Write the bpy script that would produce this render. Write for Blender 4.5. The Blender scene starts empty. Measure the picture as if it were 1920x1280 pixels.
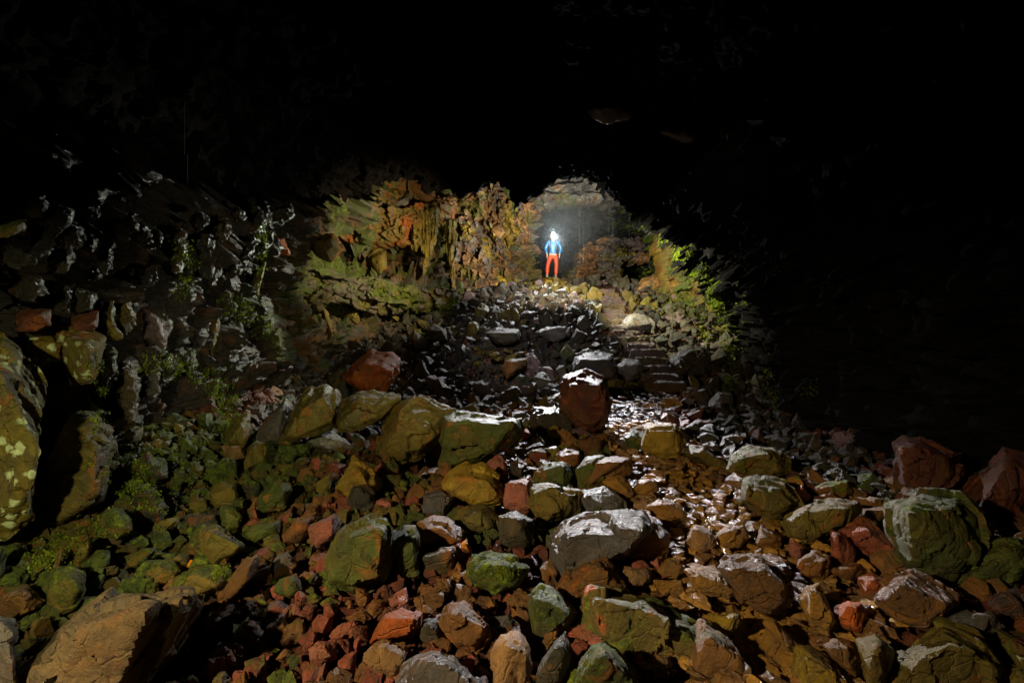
import bpy, bmesh, math, random
import numpy as np
from mathutils import Vector, Matrix
random.seed(7); rng = np.random.default_rng(7)
sc = bpy.context.scene; C = sc.collection
F = 853.33; CZ = 1.7; HY = 600.0
def P(px, py, Y):
    return np.array([(px-960.0)/F*Y, Y, CZ-(py-HY)/F*Y])

# ------------------------------------------------------------------ noise
def h3(i, j, k, s):
    with np.errstate(over='ignore'):
        n = (i.astype(np.int64)*73856093 ^ j.astype(np.int64)*19349663 ^ k.astype(np.int64)*83492791 ^ int(s)*2654435761) & 0xffffffff
        n = n.astype(np.uint64)
        n = ((n ^ (n >> np.uint64(16)))*np.uint64(0x45d9f3b)) & np.uint64(0xffffffff)
        n = ((n ^ (n >> np.uint64(16)))*np.uint64(0x45d9f3b)) & np.uint64(0xffffffff)
        n = n ^ (n >> np.uint64(16))
    return (n & np.uint64(0xffffff)).astype(np.float64)/16777216.0
def vnoise(p, s=0):
    f = np.floor(p); u = p-f; u = u*u*u*(u*(u*6-15)+10); i = f.astype(np.int64)
    r = 0
    for a in (0, 1):
        wa = u[:, 0] if a else 1-u[:, 0]
        for b in (0, 1):
            wb = u[:, 1] if b else 1-u[:, 1]
            for c in (0, 1):
                wc = u[:, 2] if c else 1-u[:, 2]
                r = r+wa*wb*wc*h3(i[:, 0]+a, i[:, 1]+b, i[:, 2]+c, s)
    return r*2-1
def fbm(p, o=4, s=0):
    r = 0; a = .5
    for q in range(o):
        r = r+a*vnoise(p*(2.03**q)+q*7.3, s+q); a *= .5
    return r
def cells(p, s=0, tilt=.6, warp=.38):
    """fractured rock: each Voronoi cell is a block with its own offset and tilt"""
    p = p+warp*np.stack([vnoise(p*1.7+5, s+11), vnoise(p*1.7+25, s+12), vnoise(p*1.7+45, s+13)], 1)
    f = np.floor(p).astype(np.int64); best = np.full(len(p), 1e9); val = np.zeros(len(p)); sec = np.full(len(p), 1e9)
    for a in (-1, 0, 1):
        for b in (-1, 0, 1):
            for c in (-1, 0, 1):
                i, j, k = f[:, 0]+a, f[:, 1]+b, f[:, 2]+c
                q = np.stack([i+h3(i, j, k, s), j+h3(i, j, k, s+1), k+h3(i, j, k, s+2)], 1)
                d = p-q; dd = (d*d).sum(1)
                t = np.stack([h3(i, j, k, s+3), h3(i, j, k, s+4), h3(i, j, k, s+5)], 1)*2-1
                v = h3(i, j, k, s+6)*2-1+tilt*(t*d).sum(1)*2
                m = dd < best
                sec = np.where(m, best, np.minimum(sec, dd)); val = np.where(m, v, val); best = np.where(m, dd, best)
    return val, np.sqrt(sec)-np.sqrt(best)

# ------------------------------------------------------------------ materials
class N:
    def __init__(s, nt): s.nt = nt
    def __call__(s, t, ins=None, **kw):
        n = s.nt.nodes.new(t)
        for k, v in kw.items(): setattr(n, k, v)
        for k, v in (ins or {}).items():
            if isinstance(v, bpy.types.NodeSocket): s.nt.links.new(v, n.inputs[k])
            else: n.inputs[k].default_value = v
        return n
    def math(s, op, a, b=0.5, c=0.5):
        n = s.nt.nodes.new('ShaderNodeMath'); n.operation = op
        for i, v in enumerate((a, b, c)):
            if isinstance(v, bpy.types.NodeSocket): s.nt.links.new(v, n.inputs[i])
            else: n.inputs[i].default_value = v
        return n.outputs[0]
    def mix(s, f, a, b, bt='MIX'):
        n = s.nt.nodes.new('ShaderNodeMix'); n.data_type = 'RGBA'; n.blend_type = bt
        for k, v in ((0, f), (6, a), (7, b)):
            if isinstance(v, bpy.types.NodeSocket): s.nt.links.new(v, n.inputs[k])
            else: n.inputs[k].default_value = v
        return n.outputs[2]
    def ramp(s, f, lo, hi):
        n = s.nt.nodes.new('ShaderNodeMapRange'); n.interpolation_type = 'SMOOTHSTEP'
        s.nt.links.new(f, n.inputs[0]); n.inputs[1].default_value = lo; n.inputs[2].default_value = hi
        return n.outputs[0]
def newmat(name):
    m = bpy.data.materials.new(name); m.use_nodes = True; m.node_tree.nodes.clear(); return m, N(m.node_tree)
def rock_mat(name, src='obj', rough=.45, stain=.5, stain_col=(.36, .10, .015, 1), moss_bias=0., lichen=0., bump=1., tint=None, alpha_moss=True, spec=.5, moss_col=((.040, .062, .006, 1), (.23, .29, .010, 1)), scale=1., tone=1.):
    m, n = newmat(name)
    tc = n('ShaderNodeTexCoord'); geo = n('ShaderNodeNewGeometry')
    co = geo.outputs['Position']
    vec = n('ShaderNodeVectorMath', {0: co, 3: scale}, operation='SCALE').outputs[0]
    if src == 'obj':
        oi = n('ShaderNodeObjectInfo'); base = oi.outputs['Color']; al = oi.outputs['Alpha']
    elif src == 'attr':
        at = n('ShaderNodeAttribute', attribute_name='col'); base = at.outputs['Color']; al = at.outputs['Alpha']
    else:
        rgb = n('ShaderNodeRGB'); rgb.outputs[0].default_value = (*tint, 1); base = rgb.outputs[0]; v = n('ShaderNodeValue'); v.outputs[0].default_value = 0; al = v.outputs[0]
    def noise(sc_, det=6, ro=.6, dist=0.): return n('ShaderNodeTexNoise', {'Vector': vec, 'Scale': sc_, 'Detail': det, 'Roughness': ro, 'Distortion': dist}).outputs[0]
    def warp(sc_, k): return n('ShaderNodeVectorMath', {0: n('ShaderNodeTexNoise', {'Vector': vec, 'Scale': sc_, 'Detail': 4.}).outputs['Color'], 3: k}, operation='SCALE').outputs[0]
    nl = noise(2.3, 5); nm = noise(9, 8, .65, .4); nf = noise(55, 6, .7); ns = noise(1.1, 3); nmo = noise(6, 9, .72, .3)
    k = n.math('MULTIPLY_ADD', nl, 1.5, .25); k2 = n.math('MULTIPLY_ADD', nf, .9, .55); k = n.math('MULTIPLY', k, k2)
    km = n.math('MULTIPLY_ADD', nm, 1.3, .35); k = n.math('MULTIPLY', k, km)
    col = n.mix(1., base, n('ShaderNodeCombineColor', {0: k, 1: k, 2: k}).outputs[0], 'MULTIPLY')
    col = n.mix(n.math('MULTIPLY', n.ramp(noise(3.4, 6, .7, .6), .42, .66), .42*tone), col, (.15, .08, .015, 1))
    col = n.mix(n.math('MULTIPLY', n.ramp(noise(1.9, 8, .75, .8), .50, .62), .36*tone), col, (.045, .042, .036, 1))
    st = n.ramp(noise(4.1, 7, .7, .5), .54, .64)
    col = n.mix(n.math('MULTIPLY', st, stain), col, stain_col)
    # moss favours faces that look up
    nz = n('ShaderNodeSeparateXYZ', {0: geo.outputs['Normal']}).outputs[2]
    a = n.math('MULTIPLY_ADD', nz, .10, nmo)
    a = n.math('ADD', a, n.math('MULTIPLY_ADD', n.math('SUBTRACT', ns, .5), .5, moss_bias))
    if alpha_moss: a = n.math('ADD', a, n.math('MULTIPLY_ADD', al, .62, -.44))
    mm = n.ramp(a, .47, .60)
    mcol = n.mix(n.ramp(noise(14, 8, .75), .42, .68), *moss_col)
    mcol = n.mix(1., mcol, n('ShaderNodeCombineColor', {0: k2, 1: k2, 2: k2}).outputs[0], 'MULTIPLY')
    col = n.mix(n.math('MULTIPLY', mm, .92), col, mcol)
    if lichen:
        l1 = n('ShaderNodeTexVoronoi', {'Vector': n('ShaderNodeVectorMath', {0: vec, 1: warp(14., .07)}, operation='ADD').outputs[0], 'Scale': 9.}).outputs[0]
        lm = n.ramp(n.math('ADD', l1, n.math('MULTIPLY', nm, .55)), .66, .52)
        lm = n.math('MULTIPLY', lm, n.ramp(noise(1.6, 3), .34, .44))
        col = n.mix(n.math('MULTIPLY', lm, lichen), col, (.50, .56, .28, 1))
    r = n.math('MULTIPLY_ADD', nm, .55, rough-.275); r = n.math('MULTIPLY_ADD', mm, .25, r)
    hgt = n.math('MULTIPLY_ADD', nm, .55, n.math('MULTIPLY', nf, .32))
    vo = n('ShaderNodeTexVoronoi', {'Vector': n('ShaderNodeVectorMath', {0: vec, 1: warp(5., .10)}, operation='ADD').outputs[0], 'Scale': 5.}, feature='DISTANCE_TO_EDGE').outputs[0]
    hgt = n.math('ADD', hgt, n.math('MULTIPLY', n.ramp(vo, 0., .035), .14))
    fine = noise(160, 4, .7); hgt = n.math('MULTIPLY_ADD', fine, .16, hgt)
    hgt = n.math('ADD', hgt, n.math('MULTIPLY', n.math('MULTIPLY', mm, noise(70, 5, .8)), .35))
    b = n('ShaderNodeBump', {'Height': hgt, 'Strength': 1., 'Distance': .045*bump})
    bs = n('ShaderNodeBsdfPrincipled', {'Base Color': col, 'Roughness': r, 'Normal': b.outputs[0], 'Specular IOR Level': spec})
    n('ShaderNodeOutputMaterial', {0: bs.outputs[0]})
    return m
def flat_mat(name, col, rough=.6, bump=.0, bs_=40, emis=None, es=0):
    m, n = newmat(name)
    nf = n('ShaderNodeTexNoise', {'Scale': bs_, 'Detail': 5.}).outputs[0]
    k = n.math('MULTIPLY_ADD', nf, .7, .65)
    c = n.mix(1., (*col, 1), n('ShaderNodeCombineColor', {0: k, 1: k, 2: k}).outputs[0], 'MULTIPLY')
    b = n('ShaderNodeBump', {'Height': nf, 'Distance': max(bump, 1e-4)})
    ins = {'Base Color': c, 'Roughness': rough, 'Normal': b.outputs[0]}
    if emis: ins['Emission Color'] = (*emis, 1); ins['Emission Strength'] = es
    bs = n('ShaderNodeBsdfPrincipled', ins); n('ShaderNodeOutputMaterial', {0: bs.outputs[0]}); return m
M = {}
M['dry'] = rock_mat('rock_dry', rough=.52, spec=.35)
M['damp'] = rock_mat('rock_damp', rough=.50, spec=.35, bump=1.2)
M['wet'] = rock_mat('rock_wet', rough=.36, spec=.6, bump=2., stain=.2)
M['plain'] = rock_mat('rock_plain', rough=.55, spec=.3, stain=.12)
M['ribs'] = rock_mat('rock_craggy', rough=.38, spec=.8, bump=3.6, stain=.15, tone=.6, scale=1.6)
M['lich'] = rock_mat('rock_lichen', rough=.6, lichen=.95, spec=.2, bump=.8)
M['orange'] = rock_mat('rock_orange_patched', rough=.5, stain=.95, stain_col=(.55, .13, .03, 1), moss_bias=-.02)
M['rub'] = rock_mat('rubble', 'attr', rough=.48, spec=.45, bump=1.6, stain=.22, tone=.7)
M['rubwet'] = rock_mat('rubble_wet', 'attr', rough=.24, spec=1., bump=1.2, stain=.2)
M['ground'] = rock_mat('ground_rock', 'attr', rough=.42, spec=.4, bump=1.3)
M['wall'] = rock_mat('cave_rock', 'attr', rough=.42, spec=.55, bump=2., tone=.5, stain=.2)
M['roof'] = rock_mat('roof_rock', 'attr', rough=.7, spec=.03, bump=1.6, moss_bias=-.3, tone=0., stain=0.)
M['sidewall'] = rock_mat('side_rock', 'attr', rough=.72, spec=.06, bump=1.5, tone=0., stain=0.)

# ------------------------------------------------------------------ object helpers
def setp(o, label=None, cat=None, group=None, kind=None):
    if label: o['label'] = label
    if cat: o['category'] = cat
    if group: o['group'] = group
    if kind: o['kind'] = kind
    return o
def mesh_np(name, v, f, mat, parent=None, sharp=None, smooth=True):
    me = bpy.data.meshes.new(name)
    v = np.asarray(v, np.float32); f = np.asarray(f, np.int32); k = f.shape[1]
    me.vertices.add(len(v)); me.vertices.foreach_set('co', v.ravel())
    me.loops.add(f.size); me.loops.foreach_set('vertex_index', f.ravel())
    me.polygons.add(len(f)); me.polygons.foreach_set('loop_start', np.arange(0, f.size, k, dtype=np.int32))
    me.update(calc_edges=True); me.validate()
    me.polygons.foreach_set('use_smooth', np.full(len(me.polygons), smooth)); 
    if sharp: me.set_sharp_from_angle(angle=math.radians(sharp))
    if mat: me.materials.append(mat)
    o = bpy.data.objects.new(name, me); C.objects.link(o); o.parent = parent
    return o
def set_col(me, cols):
    a = me.color_attributes.new('col', 'FLOAT_COLOR', 'POINT')
    a.data.foreach_set('color', np.asarray(cols, np.float32).ravel())
def normals(me):
    n = np.empty(len(me.vertices)*3, np.float32); me.vertex_normals.foreach_get('vector', n); return n.reshape(-1, 3).astype(float)
def coords(me):
    n = np.empty(len(me.vertices)*3, np.float32); me.vertices.foreach_get('co', n); return n.reshape(-1, 3).astype(float)

def hull_rock(pts, L, size, seed, bev=.03, a1=.05, a2=.035, a3=.006, sharp=30):
    """convex hull of pts, edges worn, cut to edge length L, then broken up"""
    bm = bmesh.new()
    for p in pts: bm.verts.new(p)
    r = bmesh.ops.convex_hull(bm, input=bm.verts)
    bmesh.ops.delete(bm, geom=list({g for g in r['geom_interior']+r['geom_unused'] if isinstance(g, bmesh.types.BMVert) and g.is_valid}), context='VERTS')
    lv = [v for v in bm.verts if not v.link_faces]
    if lv: bmesh.ops.delete(bm, geom=lv, context='VERTS')
    bmesh.ops.dissolve_limit(bm, angle_limit=math.radians(14), verts=bm.verts, edges=bm.edges)
    try:
        if bev > .02: bmesh.ops.bevel(bm, geom=list(bm.edges), offset=bev*size, segments=1, affect='EDGES', clamp_overlap=True)
    except Exception: pass
    bmesh.ops.triangulate(bm, faces=bm.faces)
    vox = L/size < .1
    for _ in range(0 if vox else 8):
        es = [e for e in bm.edges if e.calc_length() > L]
        if not es: break
        bmesh.ops.subdivide_edges(bm, edges=es, cuts=1)
        bmesh.ops.triangulate(bm, faces=[f for f in bm.faces if len(f.verts) > 3])
        if len(bm.faces) < 12000: bmesh.ops.beautify_fill(bm, faces=bm.faces, edges=[e for e in bm.edges if e.is_manifold and e.calc_face_angle(9) < .02], method='ANGLE')
    if False:
        for _ in range(3): bmesh.ops.smooth_vert(bm, verts=bm.verts, factor=.5, use_axis_x=True, use_axis_y=True, use_axis_z=True)
    bmesh.ops.recalc_face_normals(bm, faces=bm.faces)
    me = bpy.data.meshes.new('rock'); bm.to_mesh(me); bm.free()
    if vox:   # even cells all over, so that no long thin face shows as a comb
        t = bpy.data.objects.new('rock', me); C.objects.link(t)
        md = t.modifiers.new('r', 'REMESH'); md.mode = 'VOXEL'; md.voxel_size = L*.9; md.adaptivity = 0
        m2 = bpy.data.meshes.new_from_object(t.evaluated_get(bpy.context.evaluated_depsgraph_get()))
        bpy.data.objects.remove(t)
        if len(m2.vertices) > 60: bpy.data.meshes.remove(me); me = m2
        me.name = 'rock'
    v = coords(me); n = normals(me)
    c1, _ = cells(v/(size*.48)+seed, seed, .75, .06)
    c2, e2 = cells(v/(size*.17)+seed, seed+20, .75, .10)
    d = a1*size*fbm(v*1.9/size+seed, 3, seed)+a2*size*c1+a3*size*1.6*c2+a3*size*2*fbm(v*11/size, 3, seed+3)
    d -= a3*size*1.5*np.exp(-(e2/.07)**2)
    v = v+n*d[:, None]
    me.vertices.foreach_set('co', v.astype(np.float32).ravel()); me.update()
    me.polygons.foreach_set('use_smooth', np.full(len(me.polygons), True))
    me.set_sharp_from_angle(angle=math.radians(sharp))
    return me

# ------------------------------------------------------------------ lay of the land
def sstep(a, b, x): t = np.clip((x-a)/(b-a), 0, 1); return t*t*(3-2*t)
LW = np.array([(-4.2, -4), (-4.1, 2), (-4.3, 4.5), (-5.0, 7), (-5.3, 9), (-5.1, 11.5), (-4.5, 14), (-2.9, 16.6), (-1.0, 18.3), (.55, 19.6), (.5, 22), (-.5, 31)])
RW = np.array([(5.6, -4), (5.6, 3), (5.4, 6), (5.6, 9), (5.95, 12), (5.9, 13.4), (6.7, 15), (7.0, 18), (7.0, 21), (7.6, 31)])
def lwx(y): return np.interp(y, LW[:, 1], LW[:, 0])
def rwx(y): return np.interp(y, RW[:, 1], RW[:, 0])
PATH = np.array([(1.15, 1.2), (1.3, 2.2), (1.6, 3), (1.72, 4.1), (1.75, 5.2), (1.8, 7.2), (2.7, 9.2), (3.5, 10.4)])
def pathd(x, y):
    d = np.full(np.shape(x), 9.)
    for (x0, y0), (x1, y1) in zip(PATH[:-1], PATH[1:]):
        t = np.clip(((x-x0)*(x1-x0)+(y-y0)*(y1-y0))/((x1-x0)**2+(y1-y0)**2), 0, 1)
        d = np.minimum(d, np.hypot(x-x0-t*(x1-x0), y-y0-t*(y1-y0)))
    return d
def gz(x, y):
    x = np.asarray(x, float); y = np.asarray(y, float)
    z = np.interp(y, [-5, 9.6, 10.7, 17.4, 18.6, 20, 24, 40], [0, 0, .12, 2.85, 3.25, 3.2, 2.2, 1.5])
    lx = lwx(y)
    near = 1-sstep(10, 15, y)
    z = z+near*.42*sstep(2.0, 0.2, x-lx)*sstep(-3, 3, y)
    z = z+.35*sstep(1.6, .2, rwx(y)-x)*sstep(10, 12, y)-.25*sstep(2.6, 4, x)*sstep(4.5, 6, y)*(1-sstep(9, 10.5, y))
    # heap of rubble left of the steps
    z = z+.25*np.exp(-((x-1.2)/1.6)**2-((y-15)/2.5)**2)
    return z
def hit(px, py):
    a = (px-960)/F; b = (py-HY)/F
    ys = np.arange(.8, 24, .02); zz = CZ-b*ys; g = gz(a*ys, ys)
    k = np.nonzero(zz <= g)[0]
    return float(ys[k[0]]) if len(k) else 18.
def wall_y(px, side='L', off=0):
    a = (px-960)/F; ys = np.arange(1.5, 30, .02)
    w = lwx(ys)+off if side == 'L' else rwx(ys); x = a*ys
    k = np.nonzero(x <= w)[0] if side == 'L' else np.nonzero(x >= w)[0]
    if len(k) == 0: return 19.
    return float(ys[k[0]])

def roofz(x, y):
    xc = np.interp(y, [-4, 14], [.6, .4]); hw = np.interp(y, [-4, 6, 14], [5.6, 5.8, 5.9])
    apex = np.interp(y, [-4, 4, 9, 12, 13.6], [5.6, 6.2, 6.5, 6.1, 5.75])
    sp = np.interp(y, [-4, 4, 9, 13.6], [2.5, 2.5, 2.9, 3.3])
    return sp+(apex-sp)*np.sqrt(np.clip(1-(np.abs(x-xc)/hw)**2.3, 0, 1))

# colours of the stone (albedo)
COL = dict(olive=(.140, .108, .016), green=(.065, .085, .013), dark=(.042, .040, .026), grey=(.112, .105, .100), pale=(.30, .28, .24),
           brown=(.19, .083, .020), red=(.27, .068, .038), pink=(.35, .12, .08), ochre=(.31, .20, .020), gold=(.38, .185, .025),
           orange=(.60, .15, .015), bright=(.80, .27, .01), rust=(.40, .085, .012), purple=(.14, .095, .10), maroon=(.115, .030, .018), black=(.020, .020, .019), sand=(.30, .16, .06), umber=(.12, .082, .036))

# crops the outlines were measured in: (x0, y0, scale)
CR = dict(p=(0, 0, 1), A=(0, 280, 3), B=(600, 280, 3), R=(1000, 160, 3), D=(0, 640, 3), E=(500, 640, 3), I=(1100, 640, 3),
          a=(0, 960, 3.84), F=(480, 960, 4), G=(940, 960, 4), H=(1400, 960, 3.692), S=(1420, 640, 3.84))
# crop, material, colour, moss, (base py or Y as '=Y'), label, outline, front ridge points
T = []
def R(cr, mat, col, moss, where, label, pts, ridge=None, name='boulder', cat='boulder', group=None): T.append((cr, mat, col, moss, where, label, pts, ridge, name, cat, group))
R('p','lich','olive',.45,'=3.1','tall lichen spotted boulder at the left edge',[(-40,640),(10,636),(42,660),(76,730),(70,800),(78,850),(55,960),(20,990),(-40,1000)],[(0,700),(30,760),(20,900)])
R('A','lich','olive',.35,'=4.0','squat lichen covered block above the dark cleft',[(135,1100),(200,1040),(290,1005),(330,1100),(325,1180),(210,1240),(150,1180)])
R('A','lich','olive',.4,'=4.1','large lichen blotched block with mossy right end',[(290,990),(390,985),(470,1040),(580,1060),(560,1200),(520,1290),(400,1320),(340,1200)])
R('D','damp','olive',.12,'=3.7','big smooth dark leaning boulder beside the black cleft',[(420,420),(500,430),(640,580),(600,700),(560,880),(350,1040),(170,1120),(130,1000),(230,760),(350,560)],[(420,620),(520,600),(400,880)])
R('D','damp','olive',.3,'=3.0','rounded brown boulder below the tall lichen boulder',[(-80,770),(60,700),(170,790),(150,900),(80,1000),(-80,1030)])
R('D','damp','brown',.05,'=6.0','diamond shaped brown rock jutting from the wall foot',[(820,530),(900,440),(1040,440),(1130,490),(1100,550),(1000,590),(880,575)],[(900,480),(1040,490)])
R('D','damp','brown',.2,'=6.5','domed tan boulder above the diamond shaped rock',[(880,400),(930,300),(1000,240),(1080,240),(1130,310),(1110,460),(1050,470),(900,450)])
R('D','damp','grey',.15,812,'long grey slab with a knob at its back',[(1010,700),(1080,670),(1150,660),(1230,690),(1300,740),(1200,790),(1080,810),(1010,760)])
R('D','dry','olive',.4,None,'upright pointed rock with moss on its right side',[(1310,430),(1390,410),(1410,500),(1370,590),(1260,580)],[(1350,480),(1360,560)])
R('D','damp','sand',.05,None,'small sandy block under the upright pointed rock',[(1250,590),(1370,590),(1370,650),(1290,670)])
R('D','dry','olive',.2,None,'drab rock right of the small sandy block',[(1440,560),(1500,590),(1490,680),(1370,720),(1400,600)])
R('D','damp','olive',.32,860,'tall olive boulder leaning over a shadowed hollow',[(1590,555),(1650,400),(1720,290),(1830,240),(1890,290),(1910,380),(1880,470),(1740,500),(1640,560)],[(1700,380),(1820,300),(1870,400)])
R('D','damp','grey',.2,None,'grey wedge left of the tall leaning olive boulder',[(1500,450),(1600,330),(1650,380),(1600,460),(1590,560),(1480,590),(1440,530)])
R('D','dry','green',.3,None,'plain dark green slab in the left rubble',[(1460,880),(1580,760),(1640,830),(1600,940),(1480,960)])
R('D','damp','olive',.55,None,'mossy rounded rock with pale flecks',[(1180,850),(1240,790),(1320,800),(1330,920),(1220,930),(1190,900)])
R('D','dry','green',.2,None,'dark square rock left of the small red pebbles',[(1240,930),(1330,930),(1360,1000),(1320,1060),(1250,1040)])
R('D','damp','olive',.6,None,'mossy boulder with a yellow crest line',[(1130,1060),(1220,1040),(1300,1090),(1370,1150),(1340,1190),(1200,1260),(1140,1180)],[(1220,1080),(1280,1160),(1180,1160)])
R('D','dry','dark',.3,None,'low dark slab behind the yellow crested boulder',[(1040,980),(1220,970),(1220,1050),(1060,1060)])
R('D','dry','green',.35,None,'flat green black rock beside the red pebbles',[(1340,1100),(1420,1030),(1570,1010),(1560,1090),(1380,1130)])
R('D','wet','pink',0,None,'rough pinkish block with glistening face',[(1730,1050),(1880,970),(1910,1010),(1880,1100),(1770,1160)])
R('D','damp','brown',.25,None,'long brown rock behind the rough pinkish block',[(1590,1090),(1700,980),(1780,960),(1760,1020),(1690,1130),(1600,1130)])
R('D','damp','olive',.75,1050,'bright mossy boulder with white lichen at its foot',[(540,1010),(590,960),(680,940),(730,1000),(730,1060),(640,1110),(560,1090)])
R('D','dry','dark',.6,None,'shaggy moss covered rock below the diamond rock',[(740,700),(830,620),(930,680),(940,760),(860,800),(760,790)])
R('D','damp','dark',.5,None,'dark sloping slab left of the mossy yellow boulder',[(740,800),(860,820),(940,930),(900,1010),(780,1020)])
R('a','damp','olive',.65,None,'mossy lump above the long split boulder',[(1060,440),(1110,360),(1250,350),(1300,420),(1200,500),(1080,510)])
R('a','damp','olive',.7,None,'broad bright moss capped boulder',[(1230,540),(1270,450),(1400,400),(1560,385),(1650,420),(1600,540),(1430,600),(1270,600)],[(1400,450),(1500,480)])
R('a','dry','green',.85,None,'leaf green mossy point above the moss capped boulder',[(1360,400),(1400,330),(1480,300),(1510,370),(1450,420)])
R('a','dry','bright',0,None,'tiny orange chip beside the leaf green point',[(1345,390),(1370,340),(1395,345),(1370,400)],name='stone',cat='stone')
R('a','wet','brown',.2,None,'narrow slanting red brown rock with wet sheen',[(1600,620),(1650,480),(1780,330),(1860,300),(1870,380),(1780,520),(1680,600)])
R('a','damp','olive',.7,1150,'moss splashed boulder on the lower left bank',[(330,520),(380,400),(520,390),(600,440),(600,560),(520,690),(380,740),(320,660)])
R('a','damp','brown',.5,1165,'brown mossy boulder at the far lower left',[(-60,640),(30,540),(190,530),(310,650),(200,720),(60,780),(-60,760)])
R('a','wet','sand',.1,None,'curved tan stone standing among moss',[(330,470),(400,390),(400,300),(450,262),(478,280),(460,370),(400,460)])
R('a','damp','olive',.85,None,'small vivid green rock left of the curved tan stone',[(190,420),(240,360),(350,300),(390,350),(300,440),(240,480)])
R('a','dry','grey',0,'=1.95','grey slab cut by the lower left corner',[(-80,760),(0,745),(90,800),(90,920),(140,1150),(120,1300),(-80,1300)])
R('a','dry','olive',.5,None,'green flecked rock right of the deep shadow',[(480,330),(560,170),(640,150),(660,230),(640,330),(560,380)])
R('a','damp','green',.4,None,'ragged mossy slab under the shaggy bank',[(600,380),(700,270),(780,280),(790,370),(700,430),(620,430)])
R('E','damp','rust',0,748,'rust orange boulder at the foot of the slope',[(430,215),(500,120),(590,60),(680,60),(740,100),(730,180),(650,280),(560,290),(500,240)],[(560,130),(660,150)])
R('E','damp','olive',.2,870,'mottled dark slab right of the tall leaning boulder',[(400,440),(430,340),(520,290),(620,285),(745,310),(700,380),(620,450),(500,500),(400,500)],[(520,350),(650,360)])
R('E','damp','olive',.1,880,'great ridge backed boulder in the middle row',[(640,620),(650,500),(740,360),(830,320),(900,315),(1050,390),(1000,480),(960,560),(860,640),(760,670),(680,660)],[(770,400),(740,530),(880,480)])
R('E','dry','green',.25,890,'blocky green black boulder with vertical face',[(980,690),(1010,430),(1110,400),(1400,430),(1400,550),(1300,620),(1200,690),(1010,720)],[(1020,450),(1200,460),(1390,460)])
R('E','wet','pale',0,None,'pale wet slab glinting under the leaning boulder',[(235,560),(270,510),(370,505),(450,560),(500,600),(380,612),(280,592)])
R('E','damp','red',0,None,'red rock propped against the ridge backed boulder',[(850,520),(920,475),(1000,500),(1000,560),(960,650),(870,640)])
R('E','damp','ochre',.2,None,'yellow ochre boulder with a split top',[(395,820),(440,750),(490,650),(590,720),(630,800),(610,850),(520,850),(450,880)])
R('E','dry','dark',.3,None,'dark round rock below the yellow split boulder',[(480,820),(560,810),(610,850),(590,930),(500,960),(455,900)])
R('E','dry','ochre',.0,950,'smooth flat faced ochre boulder among red rubble',[(1000,800),(1040,740),(1130,680),(1220,700),(1290,760),(1330,870),(1300,910),(1170,920),(1100,880),(1010,830)],[(1060,770),(1240,780),(1180,860)])
R('E','wet','grey',0,None,'flat topped grey rock left of the ochre boulder',[(880,860),(970,840),(1050,880),(1000,980),(880,970)],[(890,880),(1010,890)])
R('E','damp','pink',0,None,'raspberry pink block right of the ochre boulder',[(1345,800),(1480,765),(1495,850),(1500,930),(1450,970),(1335,930)])
R('E','damp','olive',.4,None,'mossy brown block beside the raspberry pink block',[(1480,900),(1500,800),(1570,800),(1680,850),(1760,850),(1750,950),(1650,1000),(1540,1010)])
R('E','wet','grey',.1,None,'white gleaming wet slab above the great pale boulder',[(1740,850),(1890,825),(2000,880),(2010,940),(1900,970),(1800,960)],[(1760,880),(1980,930)])
R('E','damp','pink',0,None,'small pale pink stone in the red rubble',[(600,910),(650,885),(705,900),(700,950),(640,965)],name='stone',cat='stone')
R('E','dry','orange',0,None,'glowing orange stone right of the blocky boulder',[(1260,600),(1310,570),(1360,590),(1350,640),(1290,640)],name='stone',cat='stone')
R('E','damp','orange',0,None,'dull orange stone at the blocky boulder corner',[(1400,510),(1460,490),(1490,530),(1430,560)],name='stone',cat='stone')
R('E','damp','ochre',0,None,'amber stone beside the start of the wet path',[(1580,500),(1620,475),(1670,510),(1650,550),(1600,550)],name='stone',cat='stone')
R('E','damp','brown',.1,None,'brown rock between orange stones and path',[(1640,640),(1690,600),(1760,620),(1760,690),(1700,730)])
R('E','dry','green',.45,None,'dark mossy hump right of the black upright stone',[(1520,740),(1570,680),(1680,680),(1720,750),(1680,820),(1560,820)])
R('E','damp','green',.35,None,'green grey rock at the left edge of the path',[(1740,720),(1800,650),(1900,650),(1910,780),(1860,830),(1760,830)])
R('E','wet','pink',0,None,'pink rock with a wet shining cap',[(1240,690),(1290,640),(1330,640),(1350,720),(1350,790),(1290,790)])
R('E','dry','black',0,None,'black upright stone above the raspberry block',[(1370,690),(1410,665),(1450,700),(1440,780),(1370,780)],name='stone',cat='stone')
R('E','damp','maroon',0,808,'dark red boulder standing left of the path',[(1655,260),(1690,200),(1790,165),(1890,210),(1930,330),(1900,440),(1850,500),(1750,490),(1660,430)],[(1700,240),(1880,240),(1780,400)])
R('E','wet','dark',0,None,'dark wet ledge left of the dark red boulder',[(1480,430),(1510,370),(1620,370),(1730,430),(1700,500),(1600,520),(1500,480)])
R('F','dry','green',.25,None,'broad sloping olive boulder above the red scree',[(545,520),(560,330),(640,170),(800,60),(960,60),(1000,160),(1010,330),(960,480),(820,530),(740,590),(640,560)],[(680,190),(860,130),(960,150)])
R('F','dry','green',.4,None,'narrow green boulder joined to the sloping one',[(1000,170),(1100,120),(1190,110),(1220,200),(1200,400),(1210,470),(1100,500),(1030,430)])
R('F','damp','brown',.15,None,'rust streaked brown boulder near the orange stone',[(1190,200),(1220,70),(1320,40),(1420,50),(1540,150),(1550,230),(1480,250),(1400,270),(1260,300),(1200,250)])
R('F','dry','bright',0,None,'brilliant orange stone in the centre rubble',[(1505,260),(1580,200),(1620,280),(1610,350),(1540,350)],name='stone',cat='stone')
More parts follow.
